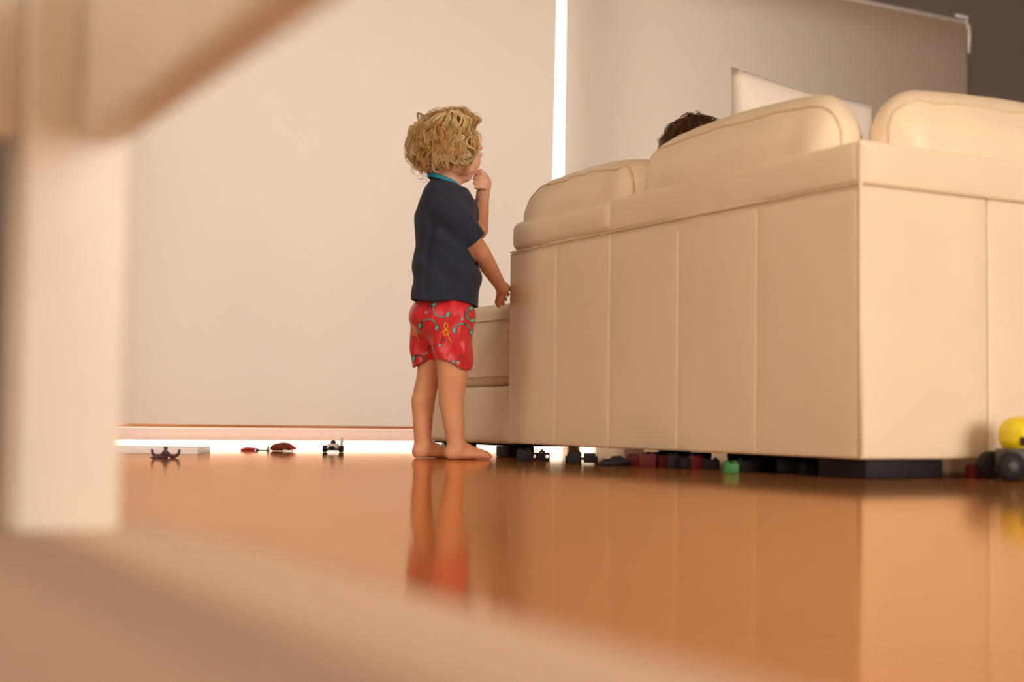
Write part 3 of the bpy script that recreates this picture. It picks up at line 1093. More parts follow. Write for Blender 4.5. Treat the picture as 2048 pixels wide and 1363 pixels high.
# hems: bottom plane (tilted) and neck opening
hb0, hb1 = PX(822, 602, BD), PX(957, 613, BD)
hemz = hb0[2] + (hb1[2] - hb0[2]) * (U - (hb0 - mid_) @ uu) / ((hb1 - hb0) @ uu) + .004 * np.sin(U * 45)
T.F = np.maximum(T.F, (hemz - Z).astype(np.float32))
nc0, nc1 = PX(858, 352, BD), PX(918, 372, BD)
nsl = (nc1[2] - nc0[2]) / ((nc1 - nc0) @ uu)
neckz = nc0[2] + nsl * (U - (nc0 - mid_) @ uu)
T.F = np.maximum(T.F, (Z - neckz).astype(np.float32))
Vt, Qt = T.mesh()


def shirt_drop(c, n):
    u = (c - mid_) @ uu
    hz_ = hb0[2] + (hb1[2] - hb0[2]) * (u - (hb0 - mid_) @ uu) / ((hb1 - hb0) @ uu) + .004 * np.sin(u * 45)
    nz_ = nc0[2] + nsl * (u - (nc0 - mid_) @ uu)
    d = ((c[:, 2] < hz_ + .003) & (n[:, 2] < -.8)) | ((c[:, 2] > nz_ - .003) & (n[:, 2] > .7))
    for p1, ax_ in cuffs[:1]:
        q = c - p1
        t = q @ ax_
        rad = np.linalg.norm(q - t[:, None] * ax_, axis=1)
        d |= (t > 0) & (rad < .040) & (t < .06)
    return d


ts = link('t_shirt', np_mesh(Vt, Qt, shirt_drop), M['navy'], child)
md_ = ts.modifiers.new('thickness', 'SOLIDIFY')
md_.thickness = .0022
md_.offset = -1
# stitched hem line and shirt back seam
sb = BVHTree.FromPolygons([(v.co + Vector(child.location))[:] for v in ts.data.vertices], [p.vertices[:] for p in ts.data.polygons])
hl = []
for k in range(72):
    a = 6.28319 * k / 72
    u_, w_ = math.cos(a), math.sin(a)
    ctr_ = mid_ + uu * ((hb0 + hb1) / 2 - mid_).dot(uu)
    hz_ = hb0[2] + (hb1[2] - hb0[2]) * (u_ * .07 + ((hb0 + hb1) / 2 - hb0) @ uu) / ((hb1 - hb0) @ uu) + .016
    o_ = Vector((ctr_[0], ctr_[1], hz_)) + Vector(uu * u_ + vv * w_) * .2
    h_ = sb.ray_cast(o_, -Vector(uu * u_ + vv * w_))
    if h_[0]: hl.append(h_[0])
if len(hl) > 40:
    link('hem_stitch', tube(hl, .0009, 4, True), M['navy'], ts)
# collar band
cc = (nc0 + nc1) / 2
ring = []
for k in range(40):
    a = 6.28319 * k / 40
    p = cc + uu * math.cos(a) * .0405 + vv * math.sin(a) * .047
    p = p + zz * (nsl * ((p - cc) @ uu) + .001)
    ring.append(p)
bm = bmesh.new()
vr = []
for k, p in enumerate(ring):
    out = (p - cc) * np.array([1, 1, 0])
    out /= np.linalg.norm(out)
    axu = zz * .93 - out * .36
    prof = [(-.0062, -.0010), (-.003, .0022), (.003, .0024), (.0062, .0004), (.006, -.0016), (-.005, -.0022)]
    vr.append([bm.verts.new(p + axu * h_ + out * w_) for h_, w_ in prof])
for k in range(40):
    A_, B_ = vr[k], vr[(k + 1) % 40]
    for i in range(6):
        bm.faces.new((A_[i], B_[i], B_[(i + 1) % 6], A_[(i + 1) % 6]))
bmesh.ops.recalc_face_normals(bm, faces=bm.faces[:])
tag(link('collar', mesh_of(bm), M['teal'], ts), 'teal ribbed collar')

# ---- shorts
H = SDF((1.38, 3.05, .20), (1.84, 3.66, .44), .0024)
X = H.grid()
U = (X[0] - mid_[0]) * uu[0] + (X[1] - mid_[1]) * uu[1]
Z = X[2]
H.ell(PX(885, 636, BD), (.0850, .080, .064), [uu, vv, zz], 0)
H.capsule(PX(906, 635, 3.69), PX(906, 765, 3.68), .060, .0435, .018)
H.capsule(PX(866, 635, 3.77), PX(851, 765, 3.77), .062, .0345, .012)
W = (X[0] - mid_[0]) * vv[0] + (X[1] - mid_[1]) * vv[1]
H.F += (-.0035 * np.sin(U * 85 + Z * 28 + 1.5 * np.sin(Z * 26)) * np.clip((.42 - Z) / .1, 0, 1) - .0016 * np.sin(U * 160 - Z * 60 + W * 50)).astype(np.float32)
hm = PX(872, 720, BD)
um = (hm - mid_) @ uu
hem2 = lambda u: hm[2] - np.clip(5.2 * (u - um) ** 2, 0, .028)
H.F = np.maximum(H.F, (hem2(U) - Z).astype(np.float32))
tz = PX(885, 598, BD)[2]
H.F = np.maximum(H.F, (Z - tz).astype(np.float32))
Vh, Qh = H.mesh()
shm = np_mesh(Vh, Qh, lambda c, n: ((n[:, 2] < -.72) & (c[:, 2] < hem2((c - mid_) @ uu) + .003)) | ((n[:, 2] > .8) & (c[:, 2] > tz - .003)))
shorts = link('shorts', shm, M['red'], child)
md_ = shorts.modifiers.new('thickness', 'SOLIDIFY')
md_.thickness = .0018
md_.offset = -1
# printed notes, clefs and headphones, laid on the cloth
hb = BVHTree.FromPolygons([(v.co + Vector(child.location))[:] for v in shm.vertices], [p.vertices[:] for p in shm.polygons])


def onto(px, py):
    o_ = Vector((0, 0, CH))
    d_ = Vector(PX(px, py, 1.0)) - o_
    h_ = hb.ray_cast(o_, d_.normalized())
    return None if h_[0] is None else (h_[0], h_[1])


def print_line(pts, w, name, m):
    """flat ribbon laid on the cloth through photo pixels"""
    P2 = [np.array(p, float) for p in pts]
    fine = []
    for a_, b_ in zip(P2, P2[1:]):
        n_ = max(2, int(np.linalg.norm(b_ - a_) / 1.2))
        for i in range(n_): fine.append(a_ + (b_ - a_) * i / n_)
    fine.append(P2[-1])
    bm = bmesh.new()
    prev = None
    for i, p in enumerate(fine):
        t = fine[min(i + 1, len(fine) - 1)] - fine[max(i - 1, 0)]
        t = t / (np.linalg.norm(t) + 1e-9)
        nn = np.array([-t[1], t[0]]) * w / 2
        pr = []
        for s in (-1, 1):
            h_ = onto(*(p + s * nn))
            if h_: pr.append(bm.verts.new(h_[0] + h_[1] * .0007))
        if len(pr) == 2 and prev: bm.faces.new((prev[0], prev[1], pr[1], pr[0]))
        if len(pr) != 2 and len(bm.faces): break
        prev = pr if len(pr) == 2 else None
    bm.verts.ensure_lookup_table()
    bmesh.ops.delete(bm, geom=[v for v in bm.verts if not v.link_faces], context='VERTS')
    if len(bm.faces) == 0:
        bm.free()
        return
    link(name, mesh_of(bm), M[m], shorts)


def print_blob(cx, cy, rx, ry, ang, name, m, lift=.0009):
    bm = bmesh.new()
    ca, sa = math.cos(ang), math.sin(ang)
    h_ = onto(cx, cy)
    if not h_: bm.free(); return
    c_ = bm.verts.new(h_[0] + h_[1] * lift)
    vs_ = []
    for k in range(14):
        x, y = rx * math.cos(k * 6.28319 / 14), ry * math.sin(k * 6.28319 / 14)
        q_ = onto(cx + ca * x - sa * y, cy + sa * x + ca * y)
        vs_.append(bm.verts.new(q_[0] + q_[1] * lift) if q_ else None)
    for k in range(14):
        if vs_[k] and vs_[(k + 1) % 14]: bm.faces.new((c_, vs_[k], vs_[(k + 1) % 14]))
    link(name, mesh_of(bm), M[m], shorts)


def note(x, y, s=1.0, tilt=.15):
    print_line([(x + 2 * s, y), (x + 2 * s + tilt * 16 * s, y - 15 * s), (x + 7 * s + tilt * 16 * s, y - 11 * s), (x + 7.5 * s + tilt * 12 * s, y - 6 * s)], 1.5, 'music_note', 'p_dark')
    print_blob(x, y, 3.0 * s, 2.3 * s, -.4, 'music_note', 'p_teal')


def clef(x, y, s=1.0):
    pts = []
    for k in range(26):
        a = k / 25
        th = a * 9.5
        r = 2 + 5.5 * a
        pts.append((x + s * r * math.cos(th), y + s * r * math.sin(th) * 1.05))
    pts = pts + [(x + 4 * s, y - 12 * s), (x - 2 * s, y - 20 * s), (x - 5 * s, y - 14 * s), (x + 1 * s, y - 2 * s), (x + 7 * s, y + 14 * s), (x + 10 * s, y + 20 * s)]
    print_line(pts, 1.5, 'treble_clef', 'p_yellow')


def headset(x, y, r, ang):
    arc = [(x + r * math.cos(ang + t), y + r * math.sin(ang + t)) for t in np.linspace(-1.45, 1.45, 16)]
    print_line(arc, 3.4, 'headphone_band', 'p_dark')
    print_line(arc, 1.9, 'headphone_band', 'p_teal')
    for t in (-1.45, 1.45):
        cx, cy = x + r * math.cos(ang + t), y + r * math.sin(ang + t)
        print_blob(cx, cy, 6.0, 4.0, ang + .25 * np.sign(t), 'ear_cup', 'p_dark', .0010)
        print_blob(cx, cy, 5.2, 3.2, ang + .25 * np.sign(t), 'ear_cup', 'p_teal', .0014)


for n_ in ((853, 624), (925, 638), (853, 705), (916, 724), (836, 662), (880, 690)): note(*n_)
clef(893, 664)
clef(831, 666, .8)
for hh_ in ((857, 655, 17, -1.45), (925, 664, 17, -1.45), (884, 617, 17, 2.2), (944, 628, 12, 3.0), (889, 722, 17, 1.6), (838, 722, 12, -1.2)): headset(*hh_)


# ------------------------------------------------------------------ curly hair
def hair_mesh(C0, A, radii, keep, n_lock, n_str, length, curl, cols, seed, lift=.45, wild=.25, rad=.0009, crown=(-.15, 0, .98), extra=()):
    rnd = random.Random(seed)
    R = np.array(radii)
    cr = np.array(crown)
    cr /= np.linalg.norm(cr)
    Vs, Fs, Cs = [], [], []
    NS = 22
    done = 0
    ga = math.pi * (3 - 5 ** .5)
    cand = []
    Nc = n_lock * 3
    for i in range(Nc):
        z = 1 - 2 * (i + .5) / Nc
        r = math.sqrt(1 - z * z)
        d = np.array([r * math.cos(ga * i), r * math.sin(ga * i), z]) + np.array([rnd.gauss(0, .05) for _ in range(3)])
        d /= np.linalg.norm(d)
        if keep(d): cand.append(d)
    rnd.shuffle(cand)
    for d in cand[:n_lock]:
        t = d * (d @ cr) - cr
        if np.linalg.norm(t) < .22: t = np.array([rnd.gauss(0, 1), rnd.gauss(0, 1), -.1])
        t /= np.linalg.norm(t)
        L = length(d) * rnd.uniform(.8, 1.2)
        amp = curl * rnd.uniform(.6, 1.35)
        turns = rnd.uniform(.6, 1.5)
        ph = rnd.uniform(0, 6.28)
        hand = rnd.choice((-1, 1))
        fly = d[2] < .6 and rnd.random() < (.16 if d[0] < .1 else .03)
        lf = lift * rnd.uniform(.5, 1.3) + fly * wild * 1.6
        if fly: amp *= 1.35; turns += .5
        side = np.cross(d, t)
        sway = rnd.gauss(0, .22)
        base = np.array(rnd.choice(cols)) * rnd.uniform(.92, 1.08)
        if d[0] > .25:
            t = t * .6 + np.array([-.25, (1 if d[1] >= 0 else -1) * .9, .1]) * min((d[0] - .25) * 2, 1)
            t = t - d * (t @ d)
            t /= np.linalg.norm(t)
        pos = d * R
        path = [pos.copy()]
        dr = t + d * lf + side * sway
        dr /= np.linalg.norm(dr)
        st = L / (NS - 1)
        for i in range(NS - 1):
            f = i / (NS - 1)
            dr = dr + np.array([0, 0, -1]) * .055 + side * math.sin(ph + f * 4) * .06
            q = pos / (R * 1.06)
            nq = np.linalg.norm(q)
            nrm = (q / R)
            nrm /= np.linalg.norm(nrm)
            if nq < 1.02 + .13 * f * f: dr = dr + nrm * .12
            elif nq > (1.07 if pos[2] > .45 * R[2] else 1.26): dr = dr - nrm * .2
            dr /= np.linalg.norm(dr)
            pos = pos + dr * st
            q = pos / (R * 1.03)
            nq = np.linalg.norm(q)
            if nq < 1: pos = q / nq * R * 1.03
            lim = R[0] * (.36 if pos[2] < .40 * R[2] else .62 if pos[2] < .75 * R[2] else .85)
            if pos[0] > lim: pos[0] -= (pos[0] - lim) * .7
            path.append(pos.copy())
        path = np.array(path)
        tan = np.gradient(path, axis=0)
        tan /= np.linalg.norm(tan, axis=1, keepdims=True)
        ref = d / np.linalg.norm(d)
        n1 = np.cross(tan, ref)
        n1 /= np.linalg.norm(n1, axis=1, keepdims=True) + 1e-9
        n2 = np.cross(tan, n1)
        fs = np.linspace(0, 1, NS)
        for j in range(n_str // 2 if fly else n_str):
            o1, o2 = rnd.gauss(0, .0044), rnd.gauss(0, .0044)
            pj = ph + rnd.gauss(0, .22)
            am = amp * (fs ** 1.7) * rnd.uniform(.8, 1.2)
            tj = turns * rnd.uniform(.94, 1.06)
            cut = rnd.uniform(.78, 1.0)
            fj = fs * cut
            pp = np.stack([np.interp(fj, fs, path[:, i]) for i in range(3)], 1)
            a1 = np.stack([np.interp(fj, fs, n1[:, i]) for i in range(3)], 1)
            a2 = np.stack([np.interp(fj, fs, n2[:, i]) for i in range(3)], 1)
            th = hand * (fj ** 1.2) * 6.283 * tj + pj
            tight = (1 - .35 * fj)[:, None]
            pp = pp + a1 * ((am * (np.cos(th) - math.cos(pj)))[:, None] + o1 * tight) + a2 * ((am * .8 * (np.sin(th) - math.sin(pj)))[:, None] + o2 * tight)
            q = pp / (R * 1.015)
            nq = np.linalg.norm(q, axis=1)
            ins = nq < 1
            pp[ins] = q[ins] / nq[ins][:, None] * R * 1.015
            fl = R[0] * np.interp(pp[:, 2] / R[2], [.35, .7, 1.0], [.08, .36, .92]) + R[0] * .5 * np.clip(1 - np.abs(pp[:, 1]) / R[1], 0, 1)
            pp[:, 0] = np.where(pp[:, 0] > fl, fl + (pp[:, 0] - fl) * .15, pp[:, 0])
            q = pp / (R * 1.015)
            nq = np.linalg.norm(q, axis=1)
            ins = nq < 1
            pp[ins] = q[ins] / nq[ins][:, None] * R * 1.015
            rr = rad * rnd.uniform(.7, 1.2) * (1 - .65 * fj ** 2)
            W_ = C0 + pp @ A
            tn = np.gradient(W_, axis=0)
            tn /= np.linalg.norm(tn, axis=1, keepdims=True) + 1e-9
            b1 = np.cross(tn, np.array([.31, .52, .79]))
            b1 /= np.linalg.norm(b1, axis=1, keepdims=True) + 1e-9
            b2 = np.cross(tn, b1)
            i0 = len(Vs) * NS * 3 if False else done
            ringv = np.stack([W_ + rr[:, None] * (math.cos(k * 2.0944) * b1 + math.sin(k * 2.0944) * b2) for k in range(3)], 1)
            Vs.append(ringv.reshape(-1, 3))
            ix = np.arange(NS - 1)[:, None] * 3
            for k in range(3):
                k2 = (k + 1) % 3
                Fs.append(done + np.concatenate([ix + k, ix + k2, ix + 3 + k2, ix + 3 + k], 1))
            cj = base * rnd.uniform(.85, 1.15)
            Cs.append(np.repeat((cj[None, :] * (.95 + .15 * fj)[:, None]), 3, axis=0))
            done += NS * 3
    for pts, nst, wd, col in extra:
        pts = np.array(pts)
        n0 = len(pts)
        ext_ = np.concatenate([[2 * pts[0] - pts[1]], pts, [2 * pts[-1] - pts[-2]]])
        fine = []
        for tt in np.linspace(0, n0 - 1.0001, NS * 2):
            i = int(tt)
            f = tt - i
            a_, b_, c_, d_ = ext_[i:i + 4]
            fine.append(.5 * ((2 * b_) + (c_ - a_) * f + (2 * a_ - 5 * b_ + 4 * c_ - d_) * f * f + (3 * b_ - a_ - 3 * c_ + d_) * f ** 3))
        fine = np.array(fine)
        for j in range(nst):
            o = np.array([rnd.gauss(0, wd) for _ in range(3)])
            o_b = np.array([rnd.gauss(0, wd * .6) for _ in range(3)])
            fj = np.linspace(0, rnd.uniform(.9, 1), NS * 2)
            W_ = np.stack([np.interp(fj, np.linspace(0, 1, NS * 2), fine[:, i]) for i in range(3)], 1) + o * (1 - .5 * fj)[:, None] + o_b * np.sin(fj * 3.1)[:, None]
            rr = rad * 1.5 * rnd.uniform(.8, 1.15) * (1 - .6 * fj ** 3)
            tn = np.gradient(W_, axis=0)
            tn /= np.linalg.norm(tn, axis=1, keepdims=True) + 1e-9
            b1 = np.cross(tn, np.array([.31, .52, .79]))
            b1 /= np.linalg.norm(b1, axis=1, keepdims=True) + 1e-9
            b2 = np.cross(tn, b1)
            Vs.append(np.stack([W_ + rr[:, None] * (math.cos(k * 2.0944) * b1 + math.sin(k * 2.0944) * b2) for k in range(3)], 1).reshape(-1, 3))
            ix = np.arange(NS * 2 - 1)[:, None] * 3
            for k in range(3):
                k2 = (k + 1) % 3
                Fs.append(done + np.concatenate([ix + k, ix + k2, ix + 3 + k2, ix + 3 + k], 1))
            Cs.append(np.repeat(np.array(col)[None, :] * rnd.uniform(.82, 1.1), NS * 6, axis=0))
            done += NS * 6
    me = np_mesh(np.concatenate(Vs), np.concatenate(Fs))
    Ca = np.clip(np.concatenate(Cs), 0, 1)
    set_col(me, Ca[:len(me.vertices)])
    return me


def keep_child(d):
    x, y, z = d
    zmin = np.interp(x, [-1, -.5, -.15, .12, .30, .45, .65, .85], [-.62, -.70, -.66, -.52, .15, .62, .86, .97])
    return z > zmin


blond = [(.95, .71, .35), (.91, .64, .28), (.97, .80, .47), (.82, .54, .20), (.72, .44, .14)]
SC = (.082, .069, .077)
hc = hp(-.006, 0, .004)
len_c = lambda d: float(np.interp(d[2], [-.7, -.3, .2, .7, 1], [.040, .058, .085, .105, .105])) * float(np.interp(d[0], [0, .5], [1, .72]))
# ringlets one can follow singly: (x, y) on the photo, laid on the outside of the hair
def outer(px, py, r=.112):
    p0 = PX(px, py, 3.725)
    d_ = p0 - hc
    return PX(px, py, 3.725 - math.sqrt(max(r * r - d_ @ d_, 0)) * .92)


RINGLETS = [
    [(859, 239), (852, 235), (842, 232), (842, 242), (843, 248)],
    [(846, 252), (837, 250), (830, 245), (825, 252), (818.5, 253), (818, 262), (819, 271)],
    [(850, 268), (843, 267), (832, 264), (826, 258), (828, 252)],
    [(868, 266), (858, 270), (846, 275), (838, 281)],
    [(845, 287), (832, 285.5), (821.6, 285), (814, 289), (813, 296), (820, 302), (829, 303), (831, 296), (822, 290)],
    [(858, 288.6), (846, 292), (832, 299), (818.5, 305.6), (814, 312), (820, 318), (828, 315), (826, 309)],
    [(856, 318), (846, 324), (837, 327), (840, 335), (851, 332), (852, 324)],
    [(862, 255), (868, 251), (874, 247), (868, 262), (866, 276), (871, 288.6), (883, 292), (892, 284), (897, 276), (903, 262), (908, 245)],
    [(905, 222), (920, 228), (923, 241), (915.6, 253), (903, 264), (899, 276), (899, 289)],
    [(900, 222), (914, 224), (929, 231), (942, 239), (939, 251), (938, 261), (943, 271), (949, 273)],
    [(948, 277), (938, 273), (932, 282), (935, 291), (943, 296), (949, 298), (951, 304)],
    [(906, 273), (917, 270), (929, 273), (922, 279), (908, 282), (905, 295), (912, 301), (922, 295)],
    [(936, 303), (941, 313), (931, 310), (926, 319), (934, 327), (940, 321)],
    [(865, 296), (878, 301), (889, 302), (888, 312), (878, 313), (866, 318)],
    [(878, 312), (871, 322), (865, 333), (868, 342), (877, 344), (883, 336)],
    [(889, 308), (891, 321), (894, 332), (899, 338)],
    [(893, 225), (880, 230), (868, 240), (862, 252), (866, 262)],
    [(902, 221), (893, 240), (884, 254), (880, 270), (884, 283)],
    [(912, 222), (908, 240), (913, 254), (921, 262), (917, 274)],
    [(925, 231), (931, 246), (927, 260), (931, 270)],
    [(872, 300), (860, 306), (852, 316), (856, 327), (864, 327)],
    [(905, 300), (899, 312), (904, 323), (912, 326), (916, 319)],
    [(858, 246), (848, 254), (842, 266), (846, 278)],
    [(888, 232), (876, 246), (872, 262), (878, 276), (889, 272)],
]
rl_ = random.Random(4)
for pl in list(RINGLETS):
    if min(x for x, y in pl) > 834:
        for k in range(2):
            ox, oy, sx_ = rl_.uniform(-9, 6), rl_.uniform(-7, 6), rl_.uniform(.8, 1.15)
            mx_, my_ = np.mean([x for x, y in pl]), np.mean([y for x, y in pl])
            q_ = [(mx_ + (x - mx_) * sx_ + ox, my_ + (y - my_) * sx_ + oy) for x, y in pl]
            if max(x for x, y in q_) < 950 and max(y for x, y in q_) < 344 and min(y for x, y in q_) > 221: RINGLETS.append(q_)
extra = [([outer(*p) for p in pl], 11 if i > 2 else 6, .0013 if i > 3 else .0009, rl_.choice(((1.0, .86, .58), (1.0, .80, .46), (.98, .76, .40)))) for i, pl in enumerate(RINGLETS)]  # ringlets coloured paler than the other strands, highlights put into the colour
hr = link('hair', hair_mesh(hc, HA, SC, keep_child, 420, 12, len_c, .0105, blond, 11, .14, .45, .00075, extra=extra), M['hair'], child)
tag(hr, 'tousled golden blond curls', kind='stuff')
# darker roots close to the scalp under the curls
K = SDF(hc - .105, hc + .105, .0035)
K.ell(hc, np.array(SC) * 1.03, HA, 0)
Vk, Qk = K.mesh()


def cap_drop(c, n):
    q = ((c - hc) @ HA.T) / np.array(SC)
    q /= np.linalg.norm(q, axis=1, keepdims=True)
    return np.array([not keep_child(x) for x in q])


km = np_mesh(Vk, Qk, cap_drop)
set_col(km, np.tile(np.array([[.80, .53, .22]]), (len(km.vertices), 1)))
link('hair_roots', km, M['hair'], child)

# ------------------------------------------------------------------ child seated on the sofa, behind the back cushions
H2 = PX(1394, 291, 4.16)
A2 = frame(29)
A2 = np.array([[1, 0, 0], [0, -1, 0], [0, 0, 1.]])
p2 = empty('person', (float(H2[0]), float(H2[1]), .452), 'seated child mostly hidden by the sofa back, only brown hair showing', 'person')
B = SDF((H2[0] - .2, H2[1] - .22, .40), (H2[0] + .52, H2[1] + .22, 1.08), .0045)
head_sdf(B, H2, A2)
bx, by = H2[0] - .01, H2[1]
B.capsule((bx, by, H2[2] - .13), (bx, by, H2[2] - .06), .036, .034, .016)
B.ell((bx, by, .68), (.062, .082, .10), None, .03)
B.ell((bx, by, .54), (.066, .080, .085), None, .03)
for s in (-1, 1):
    B.capsule((bx, by + s * .085, .74), (bx + .05, by + s * .11, .63), .030, .026, .02)
    B.capsule((bx + .05, by + s * .11, .63), (bx + .16, by + s * .07, .555), .025, .017, .008)
    B.ell((bx + .19, by + s * .062, .55), (.03, .022, .014), None, .008)
    for i in range(4):
        B.capsule((bx + .205, by + s * .062 + (i - 1.5) * .011, .551), (bx + .238, by + s * .062 + (i - 1.5) * .012, .543), .0075, .006, .002)
    B.capsule((bx + .185, by + s * .045, .55), (bx + .20, by + s * .030, .546), .009, .007, .003)
    B.capsule((bx, by + s * .048, .512), (bx + .20, by + s * .062, .507), .054, .042, .02)
    B.capsule((bx + .20, by + s * .062, .507), (bx + .37, by + s * .062, .485), .040, .024, .012)
    B.capsule((bx + .385, by + s * .062, .474), (bx + .395, by + s * .064, .55), .019, .016, .01)
G = B.grid()
B.F = np.maximum(B.F, (.454 - G[2]).astype(np.float32))
V, Q = B.mesh()
m2_ = np_mesh(V, Q)
set_col(m2_, np.tile(np.array([[.72, .40, .25]]), (len(V), 1)))
link('body', m2_, M['skin'], p2)
B = SDF((H2[0] - .2, H2[1] - .22, .40), (H2[0] + .42, H2[1] + .22, .85), .0045)
B.ell((bx, by, .68), (.070, .090, .105), None, .03)
B.ell((bx, by, .56), (.075, .090, .085), None, .03)
for s in (-1, 1):
    B.capsule((bx, by + s * .085, .74), (bx + .045, by + s * .108, .64), .037, .034, .02)
G = B.grid()
B.F = np.maximum(B.F, np.maximum(.53 - G[2], G[2] - (H2[2] - .105)).astype(np.float32))
V, Q = B.mesh()
link('t_shirt', np_mesh(V, Q), M['shirt2'], p2)
B = SDF((H2[0] - .2, H2[1] - .22, .44), (H2[0] + .42, H2[1] + .22, .65), .0045)
B.ell((bx, by, .53), (.073, .088, .07), None, .02)
for s in (-1, 1):
    B.capsule((bx, by + s * .048, .515), (bx + .20, by + s * .062, .512), .060, .049, .02)
G = B.grid()
B.F = np.maximum(B.F, np.maximum(.453 - G[2], G[0] - (bx + .19)).astype(np.float32))
V, Q = B.mesh()
link('shorts', np_mesh(V, Q), M['trousers2'], p2)
brown = [(.20, .095, .042), (.26, .13, .06), (.15, .07, .03), (.32, .17, .08)]
h2 = hair_mesh(hp(-.006, 0, .004, H2, A2), A2, SC, lambda d: keep_child(d), 150, 12, lambda d: .07 if d[2] < .6 else .06, .0035, brown, 5, .12, .55, crown=(-.1, .1, .98))
tag(link('hair', h2, M['hair'], p2), 'short tousled brown hair', kind='stuff')
hc2 = hp(-.006, 0, .004, H2, A2)
K = SDF(hc2 - .105, hc2 + .105, .0035)
K.ell(hc2, np.array(SC) * 1.03, A2, 0)
Vk, Qk = K.mesh()


def cap_drop2(c, n):
    q = ((c - hc2) @ A2.T) / np.array(SC)
    q /= np.linalg.norm(q, axis=1, keepdims=True)
    return np.array([not keep_child(x) for x in q])


km = np_mesh(Vk, Qk, cap_drop2)
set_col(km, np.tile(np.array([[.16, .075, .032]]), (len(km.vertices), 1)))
link('hair_roots', km, M['hair'], p2)

# ------------------------------------------------------------------ toys on the floor


def toy(name, p, label, cat='toy', group=None):
    return empty(name, (float(p[0]), float(p[1]), 0), label, cat, group)


def at(t, me, yaw=-YAW, off=(0, 0, 0)):
    R = rotz(yaw)
    return xf(me, R, Vector(t.location) + R @ Vector(off))


# white racing car facing the camera
p = PF(666, 904)
t = toy('toy_car', p, 'tiny white racing car with black wheels near the blind', 'toy car')
link('chassis', at(t, boxes([((-.020, -.03, .006), (.020, .03, .012))], .002)), M['t_char'], t)
link('body', at(t, prism([(-.017, .011), (.017, .011), (.015, .022), (.009, .026), (-.009, .026), (-.015, .022)], .05, .002)), M['white'], t)
link('nose', at(t, prism([(-.010, .009), (.010, .009), (.006, .019), (-.006, .019)], .016, .002), off=(0, -.032, 0)), M['t_char'], t)
link('driver', at(t, lathe([(.002, .020), (.007, .024), (.008, .029), (.006, .034), (.002, .036)], 14)), M['t_char'], t)
for x in (-.024, .024):
    for y in (-.02, .022):
        w_ = lathe([(.003, -.004), (.009, -.004), (.010, -.002), (.010, .002), (.009, .004), (.003, .004)], 18)
        xf(w_, Matrix.Rotation(math.pi / 2, 3, 'Y'))
        link('wheel', at(t, w_, off=(x, y, .0102)), M['black'], t)
link('fin', at(t, prism([(.020, .018), (.025, .018), (.0275, .036), (.026, .044), (.022, .044), (.0205, .036)], .012, .0015), off=(0, .014, 0)), M['white'], t)

# red-brown plush creature
p = PF(566, 901.5)
t = toy('toy_creature', p, 'small red-brown plush creature with pointed red snout lying on the floor', 'soft toy')
D_ = 4.35
B = SDF((p[0] - .07, p[1] - .07, -.004), (p[0] + .07, p[1] + .07, .04), .0012)
c_ = np.array([p[0], p[1], 0])
B.ell(c_ - uu * .004 + zz * .012, (.030, .022, .0115), [uu, vv, zz], 0)
B.ell(c_ + uu * .004 + zz * .016, (.018, .017, .009), [uu, vv, zz], .006)
B.ell(c_ - uu * .026 + zz * .008, (.013, .013, .008), [uu, vv, zz], .006)
G = B.grid()
B.F += (.0009 * np.sin(G[0] * 800) * np.sin(G[1] * 760) * np.sin(G[2] * 700)).astype(np.float32)
B.F = np.maximum(B.F, (.0004 - G[2]).astype(np.float32))
V, Q = B.mesh()
link('body', np_mesh(V, Q), M['t_brown'], t)
B = SDF((p[0] - .07, p[1] - .07, -.004), (p[0] + .07, p[1] + .07, .04), .0012)
B.capsule(c_ + uu * .020 + zz * .0115, c_ + uu * .040 + zz * .0075, .0105, .002, 0)
V, Q = B.mesh()
hd_ = link('snout', np_mesh(V, Q), M['t_red'], t)
link('eye', xf(lathe([(0, -.002), (.002, 0), (0, .002)], 10), None, c_ + uu * .028 - vv * .007 + zz * .017), M['t_blue'], hd_)
for f_ in (.006, .012, .030):
    link('paw', xf(lathe([(0, 0), (.003, .001), (.0035, .003), (.002, .005), (0, .0055)], 10), None, c_ + uu * f_ - vv * .021), M['white'], t)

# red and blue pieces with a thin green strip beside the creature
p = PF(500, 900)
t = toy('toy_boat', p, 'flat red toy boat with blue tip beside the plush creature')
link('hull', at(t, prism([(-.026, .0), (.014, .0), (.018, .007), (.002, .009), (-.010, .010), (-.030, .004)], .02, .0015)), M['t_red'], t)
link('tip', at(t, prism([(.0185, .0), (.026, .0), (.024, .006), (.0185, .0075)], .018, .001)), M['t_blue'], t)
p = PF(535, 900.5)
t = toy('toy_flag', p, 'little green toy flag on a thin strip base')
link('base', at(t, box((-.034, -.004, 0), (.006, .004, .0022), .0005)), M['t_dgreen'], t)
link('pennant', at(t, prism([(-.002, .0023), (.006, .0023), (.004, .015), (.001, .016)], .004, .0005)), M['t_green'], t)

# plum toy with two upturned arms
p = PF(331, 915)
t = toy('toy_crane_hook', p, 'dark plum toy hook with two upturned arms standing on the floor')
link('base', at(t, prism([(-.038, 0), (.004, 0), (.004, .005), (-.014, .0055), (-.030, .003)], .022, .0012)), M['t_purple'], t)
for s, x0 in ((-1, -.003), (1, .003)):
    arc = [(x0 + s * (.0155 - .0155 * math.cos(a)) * 1.0, 0, .0185 - .0145 * math.sin(a) + (.004 if a > 2.6 else 0)) for a in np.linspace(.25, 3.0, 14)]
    link('arm', at(t, tube(arc, [.0046] * 8 + [.0042, .004, .0038, .0036, .0034, .003], 10)), M['t_purple'], t)
link('stem', at(t, lathe([(.006, .0), (.005, .012), (.0045, .020), (.005, .026), (.001, .027)], 12)), M['t_purple'], t)

